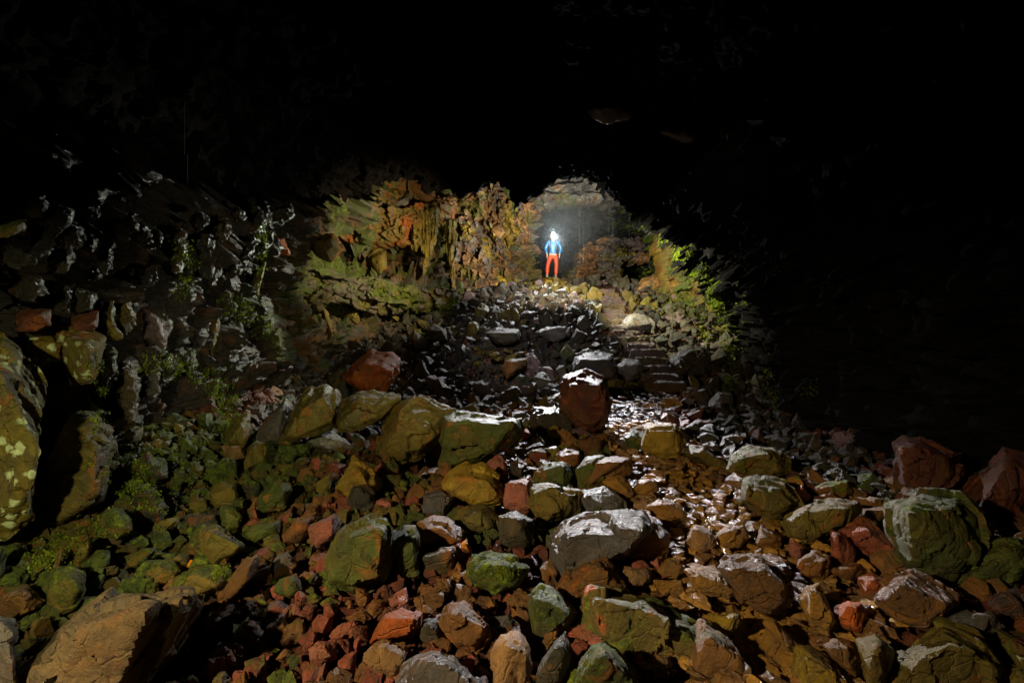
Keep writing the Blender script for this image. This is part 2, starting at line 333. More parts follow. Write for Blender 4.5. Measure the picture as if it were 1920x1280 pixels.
R('F','dry','dark',.3,None,'dark block beneath the rust streaked boulder',[(1230,330),(1300,290),(1480,260),(1500,350),(1460,450),(1280,460)])
R('E','dry','dark',.4,None,'dim green boulder below the pink block',[(1300,980),(1400,960),(1490,1010),(1500,1130),(1420,1170),(1310,1120)])
R('E','dry','olive',.35,None,'olive boulder in the shade of the ochre one',[(1060,1000),(1120,930),(1240,920),(1300,980),(1290,1060),(1150,1080)])
R('F','damp','green',.95,None,'vivid moss topped boulder in the lower middle',[(1600,440),(1640,330),(1760,300),(1920,330),(2040,420),(1960,560),(1800,600),(1640,520)],[(1700,380),(1900,400)])
R('F','damp','rust',.1,None,'wide rust brown block in the red scree',[(860,980),(930,860),(960,770),(1080,720),(1230,760),(1220,900),(1150,925),(1000,930)],[(980,800),(1200,800)])
R('F','wet','grey',.55,'=1.98','green and white domed boulder on the bottom edge',[(1050,1330),(1130,1150),(1220,1080),(1360,1060),(1480,1080),(1560,1150),(1700,1320),(1500,1400),(1200,1400)],[(1300,1110),(1440,1150)])
R('F','damp','dark',.2,None,'dark grey upright rock right of the rust block',[(1230,880),(1260,820),(1370,780),(1400,900),(1360,1010),(1240,950)])
R('F','damp','brown',.45,None,'moss edged brown boulder left of the white capped rock',[(1395,830),(1430,720),(1560,660),(1580,740),(1750,850),(1740,950),(1640,1040),(1500,1000)],[(1480,760),(1560,860),(1700,880)])
R('F','damp','sand',.0,None,'sandy slab at the bottom of the red scree',[(830,1050),(960,960),(1120,970),(1130,1060),(1060,1160),(1060,1220),(900,1240),(800,1180)])
R('F','damp','pink',0,None,'pinkish brown rock beside the sandy slab',[(400,1030),(470,970),(600,980),(590,1090),(500,1150),(410,1110)])
R('F','damp','red',0,None,'salmon red rock with orange top edge',[(420,830),(470,770),(580,770),(560,870),(500,930),(430,880)])
R('F','damp','purple',0,None,'mauve rock at the upper left of the scree',[(80,760),(110,680),(190,660),(240,700),(160,780)])
R('F','damp','brown',0,None,'drab brown rock at the left of the scree',[(70,870),(190,790),(240,850),(180,940),(80,920)])
R('F','damp','pink',0,None,'pointed pink rock in the scree',[(250,760),(280,690),(340,670),(360,780),(280,790)])
R('F','damp','red',0,None,'upright red rock left of the sandy slab',[(610,950),(690,960),(710,1080),(620,1060)])
R('F','damp','red',0,None,'square red stone near the bottom edge',[(340,1150),(370,1120),(455,1140),(430,1230),(380,1240)],name='stone',cat='stone')
R('F','damp','brown',.1,None,'curled brown rock under the sloping boulder',[(750,570),(830,580),(860,640),(800,720),(750,660)])
R('F','damp','brown',0,None,'tan rock above the wide rust block',[(830,740),(880,660),(960,660),(970,720),(870,790)])
R('F','wet','pink',0,None,'shiny salmon wedge above the rust block',[(990,650),(1120,570),(1150,670),(1100,720),(990,720)])
R('F','damp','brown',0,None,'six sided brown rock in the scree',[(690,790),(790,730),(840,790),(800,850),(710,830)])
R('F','dry','maroon',0,None,'dark maroon rock left of the rust block',[(720,860),(830,850),(840,960),(740,990)])
R('F','damp','grey',.3,None,'slate grey rock with a pale upper edge',[(120,430),(150,330),(230,300),(310,390),(250,450)])
R('F','damp','purple',0,None,'mauve brown block left of the sloping boulder',[(400,380),(430,320),(540,310),(540,370),(460,400)])
R('F','dry','green',.5,None,'mossy dark rock above the red scree',[(130,600),(180,500),(300,460),(330,600),(260,640)])
R('G','wet','grey',.25,None,'great pale topped boulder beside the wet path',[(390,180),(470,80),(650,10),(1030,0),(1100,110),(1080,170),(900,330),(800,340),(640,400),(470,460),(400,350)],[(500,170),(780,190),(1040,150)])
R('G','wet','gold',.05,None,'mud coated boulder at the right of the pale topped one',[(900,240),(1060,60),(1130,60),(1250,170),(1250,300),(1180,360),(1060,345),(920,335)])
R('G','damp','brown',.45,None,'half mossy boulder with a russet end',[(440,580),(500,480),(650,370),(780,325),(850,420),(940,560),(900,600),(680,590),(590,640),(500,660)],[(680,420),(800,450),(560,560)])
R('G','wet','green',.7,None,'mossy boulder with a white wet cap',[(215,700),(240,610),(300,550),(400,600),(500,690),(540,760),(480,860),(360,920),(260,890)],[(280,650),(450,710)])
R('G','damp','green',.8,'=1.95','rounded mossy boulder on the bottom edge',[(520,1330),(610,1110),(700,1010),(780,990),(860,1040),(960,1150),(1030,1330),(780,1420)])
R('G','dry','dark',.5,'=2.0','shadowed mossy wedge left of the rounded mossy boulder',[(230,1330),(300,1100),(400,960),(480,900),(510,1000),(500,1140),(420,1330)])
R('G','damp','sand',.25,'=2.02','pinkish grey boulder standing at the bottom centre',[(-60,1050),(0,920),(130,920),(200,1010),(235,1150),(210,1330),(-60,1330)])
R('G','damp','brown',0,None,'heart shaped brown rock below the pale topped boulder',[(290,420),(370,340),(440,450),(370,530),(310,500)])
R('G','wet','gold',0,None,'brilliantly gleaming rock in the middle of the path',[(1160,450),(1250,350),(1330,350),(1380,430),(1300,490),(1180,490)])
R('G','wet','gold',0,None,'low wet step of rock across the path',[(1140,510),(1350,510),(1370,610),(1220,620)])
R('G','wet','gold',0,None,'long wet brown rock on the right of the path',[(1400,440),(1600,400),(1700,500),(1780,610),(1690,650),(1500,600),(1440,540)],[(1440,480),(1660,520)])
R('G','wet','sand',0,None,'sparkling rock at the bend of the path',[(1380,230),(1450,100),(1540,120),(1620,200),(1600,270),(1450,290)])
R('G','wet','gold',0,None,'wet lump right of the sparkling rock',[(1600,180),(1680,100),(1820,110),(1850,200),(1780,260),(1640,260)])
R('G','wet','sand',.05,None,'cracked tan rock behind the mossy orange boulder',[(860,440),(930,410),(1120,420),(1120,500),(1040,560),(960,580),(920,510)])
R('G','wet','ochre',0,None,'muddy yellow slab at the corner of the path',[(1550,760),(1780,750),(1810,830),(1750,900),(1620,860)])
R('G','wet','brown',.2,None,'broad dark brown slab right of the path',[(1630,420),(1720,340),(1930,330),(2060,420),(2160,560),(2130,700),(1980,760),(1800,640)],[(1720,420),(1980,450),(1900,600)])
R('G','wet','grey',0,None,'small grey white cap left of the mossy wet rock',[(-60,790),(50,760),(120,830),(60,900),(-30,890)],name='stone',cat='stone')
R('H','damp','red',0,None,'tilted brick red slab on the right',[(665,130),(800,45),(850,80),(1000,190),(1040,260),(930,320),(880,310),(720,200)],[(740,140),(830,120),(960,270)])
R('H','dry','red',0,None,'brick red rock left of the tilted slab',[(590,130),(680,160),(750,260),(740,350),(640,370),(590,330)])
R('H','damp','brown',.1,None,'rounded brown rock below the brick red rock',[(370,340),(470,265),(570,310),(580,370),(540,460),(380,450)])
R('H','dry','brown',.1,None,'flat drab block under the brick red rock',[(600,400),(700,350),(760,350),(830,420),(700,480)])
R('H','wet','rust',0,None,'red orange rock with a shining top',[(775,460),(850,425),(960,460),(960,520),(880,580),(800,600)])
R('H','damp','rust',0,None,'knobbly orange brown rock',[(620,660),(690,620),(790,630),(820,720),(780,810),(690,800),(630,740)])
R('H','wet','brown',.05,None,'big glistening brown boulder on the right',[(910,600),(1000,550),(1010,450),(1160,400),(1300,470),(1470,570),(1450,650),(1350,690),(1260,800),(1120,750),(960,660)],[(1060,500),(1000,620),(1300,620)])
R('H','wet','gold',.1,None,'wet two toned wedge by the path edge',[(375,610),(410,530),(500,490),(560,600),(620,760),(560,800),(430,740)],[(460,540),(520,700)])
R('H','wet','ochre',0,'=2.15','large muddy gold slab on the bottom edge',[(360,930),(470,950),(600,1020),(750,1180),(760,1330),(380,1330),(320,1100)],[(400,1000),(560,1100)])
R('H','wet','gold',0,None,'long muddy plank shaped rock in the path',[(105,760),(180,730),(380,930),(310,970)])
R('H','damp','brown',.1,None,'grey brown rock right of the muddy gold slab',[(540,930),(620,880),(720,890),(790,1020),(760,1140),(620,1040)])
R('H','damp','olive',.35,None,'upright olive rock near the lower right',[(750,880),(900,870),(1000,950),(970,1100),(940,1230),(850,1230),(830,1020)])
R('H','dry','olive',.35,'=2.25','wide olive boulder at the lower right',[(1000,1200),(1060,1010),(1200,920),(1350,760),(1450,800),(1600,860),(1700,1000),(1810,1110),(1800,1330),(1000,1330)],[(1200,1000),(1400,900),(1560,960)])
R('H','wet','grey',.1,None,'speckled grey rock behind the wide olive boulder',[(1370,740),(1460,690),(1700,690),(1760,790),(1660,860),(1550,840),(1450,800)])
R('H','damp','purple',.1,None,'smooth greyish rock at the right edge',[(1690,640),(1720,580),(1860,520),(1960,620),(1920,720),(1760,700)])
R('p','dry','green',.55,1085,'huge round mossy boulder on the right',[(1672,945),(1730,925),(1800,930),(1850,985),(1835,1050),(1770,1085),(1700,1060),(1675,1000)])
R('p','dry','maroon',.1,'=4.2','huge dark red boulder at the right edge',[(1785,960),(1830,890),(1880,845),(1990,860),(1990,1020),(1900,1050),(1820,1020)])
R('S','damp','maroon',.3,'=4.7','tall square red black boulder by the right wall',[(1000,740),(1060,705),(1180,710),(1300,760),(1460,800),(1450,1000),(1300,1100),(1050,1120),(1010,900)],[(1050,780),(1120,760),(1330,830)])
R('p','dry','green',.4,'=3.0','dark mossy boulder under the huge round one',[(1800,1080),(1850,1015),(1930,1015),(1960,1080),(1890,1120),(1810,1110)])
R('H','dry','green',.35,'=2.5','dark green slab cut by the right edge',[(1660,880),(1850,800),(1960,830),(1960,1160),(1800,1130)])
R('I','dry','olive',.3,1015,'wide mossy boulder right of the cracked one',[(1100,1010),(1200,940),(1400,880),(1530,900),(1540,960),(1460,1050),(1350,1080),(1270,1120),(1150,1100)],[(1220,960),(1460,940),(1200,1040)])
R('I','damp','olive',.6,None,'cracked mossy boulder with yellow leaves',[(870,900),(880,780),(960,750),(1110,790),(1160,860),(1200,920),(1130,980),(1040,1000),(950,960)],[(900,820),(1100,850)])
R('I','damp','olive',.6,None,'boulder with bright moss on its left end',[(800,720),(830,640),(890,590),(1040,610),(1130,660),(1130,740),(1000,760),(880,770)])
R('I','dry','pink',0,None,'smooth pink stone above the wide mossy boulder',[(1150,840),(1210,810),(1260,880),(1240,905),(1180,890)],name='stone',cat='stone')
R('I','damp','brown',.6,None,'brown rock with a bright moss tuft',[(1290,820),(1350,790),(1470,780),(1490,850),(1450,880),(1330,870)])
R('I','damp','brown',.45,None,'moss rimmed wedge in the dark gap',[(960,1130),(990,1030),(1100,1110),(1080,1160),(1000,1170)])
R('I','dry','pink',0,None,'flesh pink stone under the wide mossy boulder',[(1140,1190),(1150,1110),(1230,1160),(1200,1230)],name='stone',cat='stone')
R('I','damp','brown',0,None,'flat reddish rock left of the huge round boulder',[(1560,940),(1700,935),(1715,980),(1650,1010),(1560,980)])
R('I','damp','ochre',.15,None,'square ochre grey boulder beside the path',[(320,590),(340,470),(500,470),(550,560),(510,640),(420,650)],[(350,500),(490,500)])
R('I','dry','green',.4,None,'dark green rock left of the square ochre boulder',[(215,540),(260,500),(330,520),(320,600),(240,600)])
R('I','damp','olive',.3,None,'olive rock right of the square ochre boulder',[(550,620),(590,580),(660,600),(780,690),(730,710),(600,670)])
R('I','wet','gold',0,None,'golden brown rock on the left of the path',[(90,790),(150,750),(210,760),(260,850),(220,890),(140,840)])
R('I','wet','gold',0,None,'shining lump in the wet path',[(250,840),(300,780),(380,780),(400,830),(330,870)])
R('I','damp','brown',.1,None,'two toned brown boulder left of the path',[(-10,720),(10,670),(60,645),(230,660),(245,730),(100,745),(80,810),(0,830)])
R('I','wet','gold',0,None,'wet brown rock at the middle of the path',[(340,930),(400,890),(530,920),(560,990),(450,1000)])
R('I','damp','grey',0,None,'rough grey stone left of the lower steps',[(160,140),(220,100),(290,110),(330,150),(290,200),(230,215)])
R('I','wet','dark',.2,None,'large black rock right of the middle steps',[(460,120),(560,30),(670,30),(710,140),(640,190),(520,175)])
R('I','wet','grey',.5,None,'wet mossy rock at the foot of the right wall',[(690,340),(740,290),(810,300),(820,350),(740,380),(690,370)])
R('B','damp','dark',0,None,'flat topped black rock in the middle of the slope',[(930,1030),(1000,1000),(1120,1010),(1120,1080),(1000,1100)],[(950,1035),(1100,1035)])
R('B','damp','grey',0,None,'pale flat wet slab in the middle of the slope',[(1220,1030),(1270,1000),(1400,1000),(1400,1050),(1310,1080)])
R('B','wet','grey',0,None,'round wet rock right of the upper steps',[(1700,970),(1760,920),(1820,925),(1880,980),(1850,1020),(1720,1015)])
R('B','damp','grey',.4,None,'round green grey rock low on the left slope',[(500,1060),(530,1010),(600,1070),(600,1120),(540,1110)])
R('B','damp','dark',.1,None,'dark square rock above the round green grey one',[(585,1010),(640,980),(700,1010),(710,1070),(640,1080)])
R('B','damp','brown',.1,None,'brown rock above the dark red boulder',[(1020,1230),(1060,1180),(1160,1180),(1140,1240),(1050,1290)])
R('B','damp','dark',.6,None,'pointed black rock edged with green',[(1350,1150),(1390,1090),(1440,1160),(1430,1190),(1370,1185)])
R('B','wet','black',0,None,'big black boulder behind the dark red one',[(1420,1290),(1440,1170),(1520,1140),(1640,1150),(1660,1290)],[(1460,1180),(1640,1180)])
R('B','plain','ochre',.3,'=18.3','yellowish rock under the feet of the standing person',[(1235,790),(1245,735),(1272,722),(1300,728),(1350,732),(1380,755),(1385,800)],[(1270,735),(1340,740)])
R('B','plain','ochre',.2,'=17.9','yellow topped block at the crest left of the person',[(940,740),(980,710),(1030,720),(1080,760),(1080,800),(960,800)])
R('B','plain','ochre',.5,'=18.2','mossy flat rock on the crest beside the person',[(1120,760),(1210,740),(1240,760),(1200,795),(1130,790)])
R('B','damp','sand',.1,'=18.4','tan rock on the crest right of the person',[(1385,775),(1390,750),(1430,740),(1460,770),(1450,795)])
# blocks and hanging rocks of the wall
W = dict(name='wall_rock', cat='wall rock')
def WR(cr, mat, col, moss, where, label, pts, ridge=None, name='wall_rock', cat='wall rock', group=None): R(cr, mat, col, moss, where, label, pts, ridge, name, cat, group)
WR('B','damp','grey',.35,'W','grey green block high on the left wall',[(380,300),(440,225),(520,240),(520,330),(460,380),(400,340)])
WR('B','damp','brown',.1,'W','brown crest block topping the left wall',[(410,170),(480,155),(600,165),(640,240),(660,290),(600,310),(540,250),(430,230)])
WR('B','damp','olive',.4,'W','olive slab hanging at the dark roof edge',[(255,240),(300,200),(350,190),(375,320),(330,290),(280,270)])
WR('B','damp','brown',.1,'W','brown squared block in the wall band',[(360,380),(480,400),(520,540),(400,545),(370,460)])
WR('B','damp','olive',.25,'W','greenish block over the black hollow',[(250,545),(380,560),(380,680),(330,700),(250,620)])
WR('B','damp','brown',.2,'W','split brown block left of the black hollow',[(-10,480),(80,460),(140,560),(60,640),(0,610)])
WR('A','damp','rust',.05,'W','orange rust block in the left wall',[(1530,520),(1560,490),(1600,500),(1630,590),(1530,600)])
WR('A','damp','olive',.2,'W','tilted tan block right of the orange one',[(1700,480),(1800,540),(1880,480),(1910,560),(1860,630),(1780,600)])
WR('A','damp','olive',.2,'W','upright grey olive column in the left wall',[(1150,930),(1190,905),(1235,920),(1240,1050),(1190,1230),(1150,1150)])
WR('A','wet','purple',.1,'W','glittering purple brown boulder in the left wall',[(760,900),(820,870),(900,920),(970,990),(930,1130),(780,1060)])
WR('A','damp','olive',.5,'W','thin mossy spike under the left wall',[(1820,890),(1860,950),(1880,1060),(1860,1110),(1800,1000)])
WR('A','damp','grey',.35,'W','narrow grey fin below the roof edge',[(1350,480),(1400,470),(1415,600),(1385,660),(1360,600)])
WR('A','damp','olive',.3,'W','leaning olive fin beside the rust block',[(1400,800),(1420,700),(1500,610),(1490,720),(1450,830)])
WR('A','damp','olive',.5,'W','pale green block near the upper left corner of the wall',[(-40,440),(70,405),(150,395),(140,450),(80,490),(-40,510)])
WR('A','damp','olive',.4,'W','curved mossy rib in the lower left wall',[(550,940),(600,890),(660,980),(690,1060),(650,1075),(590,1000)])
WR('A','wet','grey',.35,'W','slim wet rib right of the curved one',[(660,900),(720,940),(740,1010),(710,1050),(690,980)])
WR('A','damp','maroon',.05,'W','dim red block at the far left of the wall',[(80,930),(150,890),(290,900),(290,990),(200,1030),(90,1020)])
WR('A','damp','maroon',.1,'W','dim red block beside the curved rib',[(380,960),(430,920),(470,960),(560,900),(560,1010),(400,1030)])
WR('A','damp','olive',.45,'W','yellow green stump at the foot of the left wall',[(1620,940),(1780,930),(1790,980),(1700,1000),(1630,990)])
WR('B','damp','olive',.5,'W','green veiled slab at the wall foot',[(75,940),(130,880),(220,910),(230,950),(210,980),(110,960)])
WR('B','damp','olive',.6,'W','yellow green rock below the drips',[(250,850),(300,830),(310,890),(270,900)])
WR('B','damp','purple',.3,'W','mauve slope of rock under the drips',[(280,740),(370,730),(480,790),(470,850),(410,870),(320,800)])
WR('B','damp','grey',.2,'W','pale square block in the bright pillar',[(790,500),(870,490),(880,560),(840,590),(790,570)])
WR('B','damp','sand',.0,'=17.6','rounded tan block in the bright pillar',[(960,430),(1020,420),(1040,470),(1010,500),(965,480)])
WR('R','damp','ochre',.1,'=17.0','angular yellow block at the top of the right wall',[(705,850),(740,780),(800,830),(830,900),(770,950),(715,930)])
WR('R','damp','ochre',.2,'=16.4','yellow brown block in the right wall',[(760,960),(850,880),(910,960),(930,1060),(860,1080),(790,1020)])
WR('R','damp','sand',.2,'=17.5','heaped tan rock beside the dark side opening',[(560,1170),(610,1090),(680,1060),(740,1070),(740,1160),(640,1200)])
WR('R','damp','grey',.3,'=17.0','greyish block below the dark side opening',[(740,1090),(800,1080),(830,1160),(800,1200),(730,1180)])
WR('R','wet','grey',.0,'=15.2','pale purple rock right of the top steps',[(720,1260),(760,1220),(830,1225),(850,1270),(800,1300),(730,1300)])
WR('R','damp','green',.9,'=15.6','bright green mossy rock on the right wall',[(850,1150),(900,1100),(930,1130),(900,1200),(850,1180)])

R('G','orange','olive',.68,'=2.5','largest boulder at the bottom with orange patches and moss',[(610,850),(680,590),(800,600),(1100,640),(1250,730),(1540,830),(1600,1000),(1600,1150),(1350,1250),(1000,1250),(800,1130),(640,960)],[(700,640),(1000,700),(1350,850),(1500,1000)])
R('G','orange','brown',.4,'=2.3','brown and green boulder joined to the orange patched one',[(1400,1000),(1500,830),(1700,960),(1830,1130),(1820,1300),(1560,1330),(1400,1250)],[(1560,930),(1740,1100)])
R('a','plain','umber',.12,'=2.1','long split brown boulder lying at the lower left',[(150,1150),(300,1010),(520,850),(660,720),(860,625),(960,615),(1110,655),(1220,620),(1180,900),(900,1300),(850,1420),(120,1420)],[(560,880),(1060,700),(850,1000),(830,1300)])
R('a','plain','umber',.3,'=2.2','rough broken end of the long split boulder',[(1080,680),(1220,585),(1300,600),(1370,570),(1440,700),(1360,850),(1180,1080),(1000,1290),(860,1420),(820,1300),(900,950)],[(1130,720),(1340,640),(920,1200)])
WR('R','damp','brown',0,'U','long brown streak of rock under the roof at upper right',[(990,140),(1050,170),(1130,260),(1200,340),(1150,370),(1080,330),(1030,260)])
WR('R','damp','brown',0,'U','brown nose of rock under the roof, lower than the long streak',[(1200,380),(1240,390),(1300,430),(1360,520),(1290,520),(1220,450)])
WR('R','damp','grey',0,'U','flat grey boss under the roof left of the brown streak',[(710,260),(760,235),(860,250),(960,300),(940,322),(820,318)])
WR('R','damp','grey',0,'U','ragged grey boss under the roof above the arch',[(290,120),(340,95),(460,120),(570,150),(540,190),(450,190),(400,220),(330,180)])
RIBS = [(70,385,50,50,.1),(105,410,55,60,.1),(130,440,50,60,.1),(85,450,50,50,.2),(115,480,45,60,.3),(165,400,40,30,.1),(240,425,40,55,.2),(265,440,45,40,.2),(290,447,35,35,.2),(165,455,30,40,.2),(198,480,22,60,.4),(172,515,30,25,.3),(335,470,32,80,.5),(355,490,26,60,.3),(385,470,40,90,.2),(402,500,36,60,.1),(375,415,40,30,.2),(440,410,45,35,.2),(470,440,34,90,.5),(493,430,26,100,.6),(440,480,32,90,.3),(415,430,30,40,.5),(520,400,50,40,.2),(350,540,50,50,.4),(300,590,44,60,.3),(235,590,36,60,.3),(203,600,26,70,.5),(330,600,44,60,.2),(280,700,34,90,.6),(240,730,38,110,.5),(312,690,38,60,.5),(345,680,52,50,.75),(370,620,40,80,.4),(397,650,26,90,.3),(430,640,52,80,.6),(490,590,50,70,.6),(512,640,44,60,.6),(560,600,46,56,.5),(590,560,56,40,.5),(203,690,26,100,.65),(425,700,46,50,.8),(150,560,50,40,.3),(60,540,50,40,.2),(30,480,50,40,.4),(270,520,40,40,.1),(120,560,40,50,.2)]
rr_ = random.Random(31); wl_ = [t for t in T if t[4] in ('W', '=4.0', '=4.1', '=3.7', '=6.0', '=6.5', '=3.1')]; ul_ = set()
for (cx, cy, w_, h_, mo_) in RIBS:
    n_ = rr_.choice((7, 8, 9)); a0 = rr_.uniform(0, 6.28); lean = rr_.uniform(-.05, .35); pl_ = []
    for k in range(n_):
        a = a0+k*6.283/n_+rr_.uniform(-.25, .25); q = rr_.uniform(.78, 1.15); dy = math.sin(a)*h_*.56*q
        pl_.append((cx+math.cos(a)*w_*.56*q-dy*lean, cy+dy))
    cn = rr_.choice(['dark', 'grey', 'umber', 'olive', 'dark'] if cy > 545 else ['dark', 'black', 'dark', 'black', 'umber']); ad = ('mossy ' if mo_ >= .4 else '')+{'dark': 'dark', 'black': 'black', 'grey': 'grey', 'umber': 'brown', 'olive': 'olive'}[cn]  # upper crags picked darker: their dimness is put into the colour
    shp = 'upright' if h_ > 1.5*w_ else 'low' if w_ > 1.2*h_ else 'chunky'
    best = []
    for t in wl_:
        x0, y0, s_ = CR[t[0]]; q = np.mean([(x0+x/s_, y0+y/s_) for x, y in t[7-1]], 0); best.append((math.hypot(q[0]-cx, q[1]-cy), q, t[5]))
    best.sort(key=lambda b: b[0]); lb_ = None
    for _, q, tl in best[:6]:
        dx, dy = cx-q[0], cy-q[1]; dr = ('left of' if dx < 0 else 'right of') if abs(dx) > abs(dy) else ('above' if dy < 0 else 'below')
        t_ = f'{shp} {ad} crag {dr} the {tl}'
        if t_ not in ul_ and len(t_.split()) <= 16: lb_ = t_; break
    lb_ = lb_ or f'{shp} {ad} crag jutting {dr} the {tl}'; ul_.add(lb_)
    WR('p', 'ribs', cn, mo_, 'W', lb_, pl_, name='rock_rib', cat='wall rock', group='crags jutting from the left wall')
def roof_y(px, py):
    ys = np.arange(3, 13, .02); x = (px-960)/F*ys; z = CZ-(py-HY)/F*ys
    k = np.nonzero(z >= roofz(x, ys)-.05)[0]; return float(ys[k[0]]) if len(k) else 12.
built = []
def build_traced():
    for idx, (cr, mat, col, moss, where, label, pts, ridge, name, cat, group) in enumerate(T):
        x0, y0, s = CR[cr]; r = random.Random(idx*13+5)
        q = np.array([(x0+x/s, y0+y/s) for x, y in pts]); c = q.mean(0)
        if name not in ('wall_rock', 'rock_rib'): q = c+(q-c)*1.11
        lo, hi = q.min(0), q.max(0)
        if isinstance(where, str) and where == 'W': Y = wall_y(c[0], off=(.25+.75*min(max((560-c[1])/120, 0), 1)) if c[0] < 620 else 0)-.10
        elif where == 'U': Y = roof_y(c[0], c[1])
        elif isinstance(where, str): Y = float(where[1:])
        else:
            by = where if where else hi[1]
            Y = hit(c[0], by+4)
        w, h = (hi-lo)*Y/F; size = math.sqrt(w*h)
        dep = min(max(size, .6*max(w, h)), 1.15*size)
        if not isinstance(where, str): Y += dep*.15
        P3 = []
        for x, y in q:
            t = (y-lo[1])/max(hi[1]-lo[1], 1)
            P3.append(P(x, y, Y+dep*(.34-.55*t)))
        rg = [(x0+x/s, y0+y/s, -.42) for x, y in ridge] if ridge else []
        if not rg:
            k = len(q); st = r.randrange(k)
            for i in range(0, k, 2):
                v = q[(st+i) % k]; f = r.uniform(.45, .72); rg.append((c[0]+(v[0]-c[0])*f+r.uniform(-.05, .05)*(hi[0]-lo[0]), c[1]+(v[1]-c[1])*f, -r.uniform(.25, .5)))
        else:
            for v in q:
                if v[1] > c[1]: rg.append((c[0]+(v[0]-c[0])*.72, c[1]+(v[1]-c[1])*.72, -.4))
        for x, y, f in rg:
            P3.append(P(x, y, Y+dep*f))
        for v in q:
            f = r.uniform(.5, .75); P3.append(P(c[0]+(v[0]-c[0])*f, c[1]+(v[1]-c[1])*f+.08*(hi[1]-lo[1]), Y+dep*r.uniform(.55, .8)))
        org = P(c[0], c[1], Y)
        L = max(.014, Y*.0052)
        me = hull_rock([p-org for p in P3], L, size, idx+3, bev=.013, a1=.06 if name == 'rock_rib' else .022, a2=.07 if name == 'rock_rib' else .030, a3=.025 if name == 'rock_rib' else .0065)
        me.materials.append(M[mat])
        o = bpy.data.objects.new(name, me); C.objects.link(o); o.location = org
        k = r.uniform(.85, 1.12); cc = COL[col]
        o.color = (cc[0]*k, cc[1]*k, cc[2]*k, moss)
        setp(o, label, cat, group)
        built.append(dict(o=o, px=c, lo=lo, hi=hi, label=label, Y=Y, x=org[0], y=org[1], r=max(w, h)*.5, name=name))
build_traced()

# ------------------------------------------------------------------ reliefs: big masses of fractured rock with front, edge and back
def crag(name, pts, Y, thick, mat, colf, label, cat, cr='p', step=2.2, R_=14, seed=1, sc_=(.45, .45, .45), amp=.12, edge=5., yfun=None, parent=None):
    x0, y0, s = CR[cr]; q = np.array([(x0+x/s, y0+y/s) for x, y in pts], float)
    lo = q.min(0)-8; hi = q.max(0)+8
    xs = np.arange(lo[0], hi[0], step); ys = np.arange(lo[1], hi[1], step)
    gx, gy = np.meshgrid(xs, ys); X = gx.ravel(); Z = gy.ravel()
    ins = np.zeros(len(X), bool); d = np.full(len(X), 1e9)
    for i in range(len(q)):
        a = q[i]; b = q[(i+1) % len(q)]
        cnd = ((a[1] > Z) != (b[1] > Z))
        with np.errstate(divide='ignore', invalid='ignore'):
            xi = (b[0]-a[0])*(Z-a[1])/(b[1]-a[1]+1e-9)+a[0]
        ins ^= cnd & (X < xi)
        ab = b-a; t = np.clip(((X-a[0])*ab[0]+(Z-a[1])*ab[1])/(ab@ab), 0, 1)
        d = np.minimum(d, np.hypot(X-a[0]-t*ab[0], Z-a[1]-t*ab[1]))
    Yc = np.full(len(X), float(Y)) if yfun is None else yfun(X, Z)
    w = np.stack([(X-960)/F*Yc, Yc*0+seed, CZ-(Z-HY)/F*Yc], 1)
    sd = np.where(ins, d, -d)+edge*fbm(w*3.2, 4, seed)+edge*.8*cells(w*3, seed+9)[0]
    e = np.clip(sd/R_, 0, 1)
    c1, e1 = cells(w/np.array(sc_), seed); c2, e2 = cells(w/(np.array(sc_)*.4)+9, seed+40)
    disp = amp*1.25*c1+amp*.55*c2+amp*.6*fbm(w*5, 5, seed+5)+amp*.5*fbm(w*1.7, 3, seed+6)-amp*.35*np.exp(-(e1/.05)**2)-amp*.15*np.exp(-(e2/.05)**2)
    prof = np.sqrt(1-(1-e)**2)
    Yf = Yc-(thick*.6+disp)*prof; Yb = Yc+thick*prof
    keep = sd > 0; K = keep.reshape(gx.shape); nr, nc = K.shape
    quad = K[:-1, :-1] & K[1:, :-1] & K[:-1, 1:] & K[1:, 1:]
    idx = np.arange(nr*nc).reshape(nr, nc)
    f = np.stack([idx[:-1, :-1][quad], idx[1:, :-1][quad], idx[1:, 1:][quad], idx[:-1, 1:][quad]], 1)
    jx = X+(h3(X.astype(int), Z.astype(int), X.astype(int), seed)-.5)*step*.5; jz = Z+(h3(Z.astype(int), X.astype(int), Z.astype(int), seed)-.5)*step*.5
    # points follow their own viewing depth only through the centre depth: real width and height, then pushed along y
    VF = np.stack([(jx-960)/F*Yc, Yf, CZ-(jz-HY)/F*Yc], 1); VB = np.stack([(jx-960)/F*Yc, Yb, CZ-(jz-HY)/F*Yc], 1)
    n = len(X); V = np.concatenate([VF, VB])
    fb = f[:, ::-1]+n
    # rim
    from collections import Counter
    ed = np.concatenate([f[:, [0, 1]], f[:, [1, 2]], f[:, [2, 3]], f[:, [3, 0]]]); key = np.sort(ed, 1)
    u, inv, cnt = np.unique(key[:, 0]*(n+1)+key[:, 1], return_inverse=True, return_counts=True)
    rim = ed[cnt[inv] == 1]
    fr = np.stack([rim[:, 1], rim[:, 0], rim[:, 0]+n, rim[:, 1]+n], 1)
    FA = np.concatenate([f, fb, fr]); used = np.unique(FA); mp = np.zeros(2*n, int); mp[used] = np.arange(len(used))
    V = V[used]; FA = mp[FA]
    o = mesh_np(name, V, FA, mat, parent, sharp=48)
    cols = colf(V, np.concatenate([c1, c1])[used]); set_col(o.data, cols)
    bm = bmesh.new(); bm.from_mesh(o.data); bmesh.ops.recalc_face_normals(bm, faces=bm.faces); bm.to_mesh(o.data); bm.free()
    if label: setp(o, label, cat)
    return o
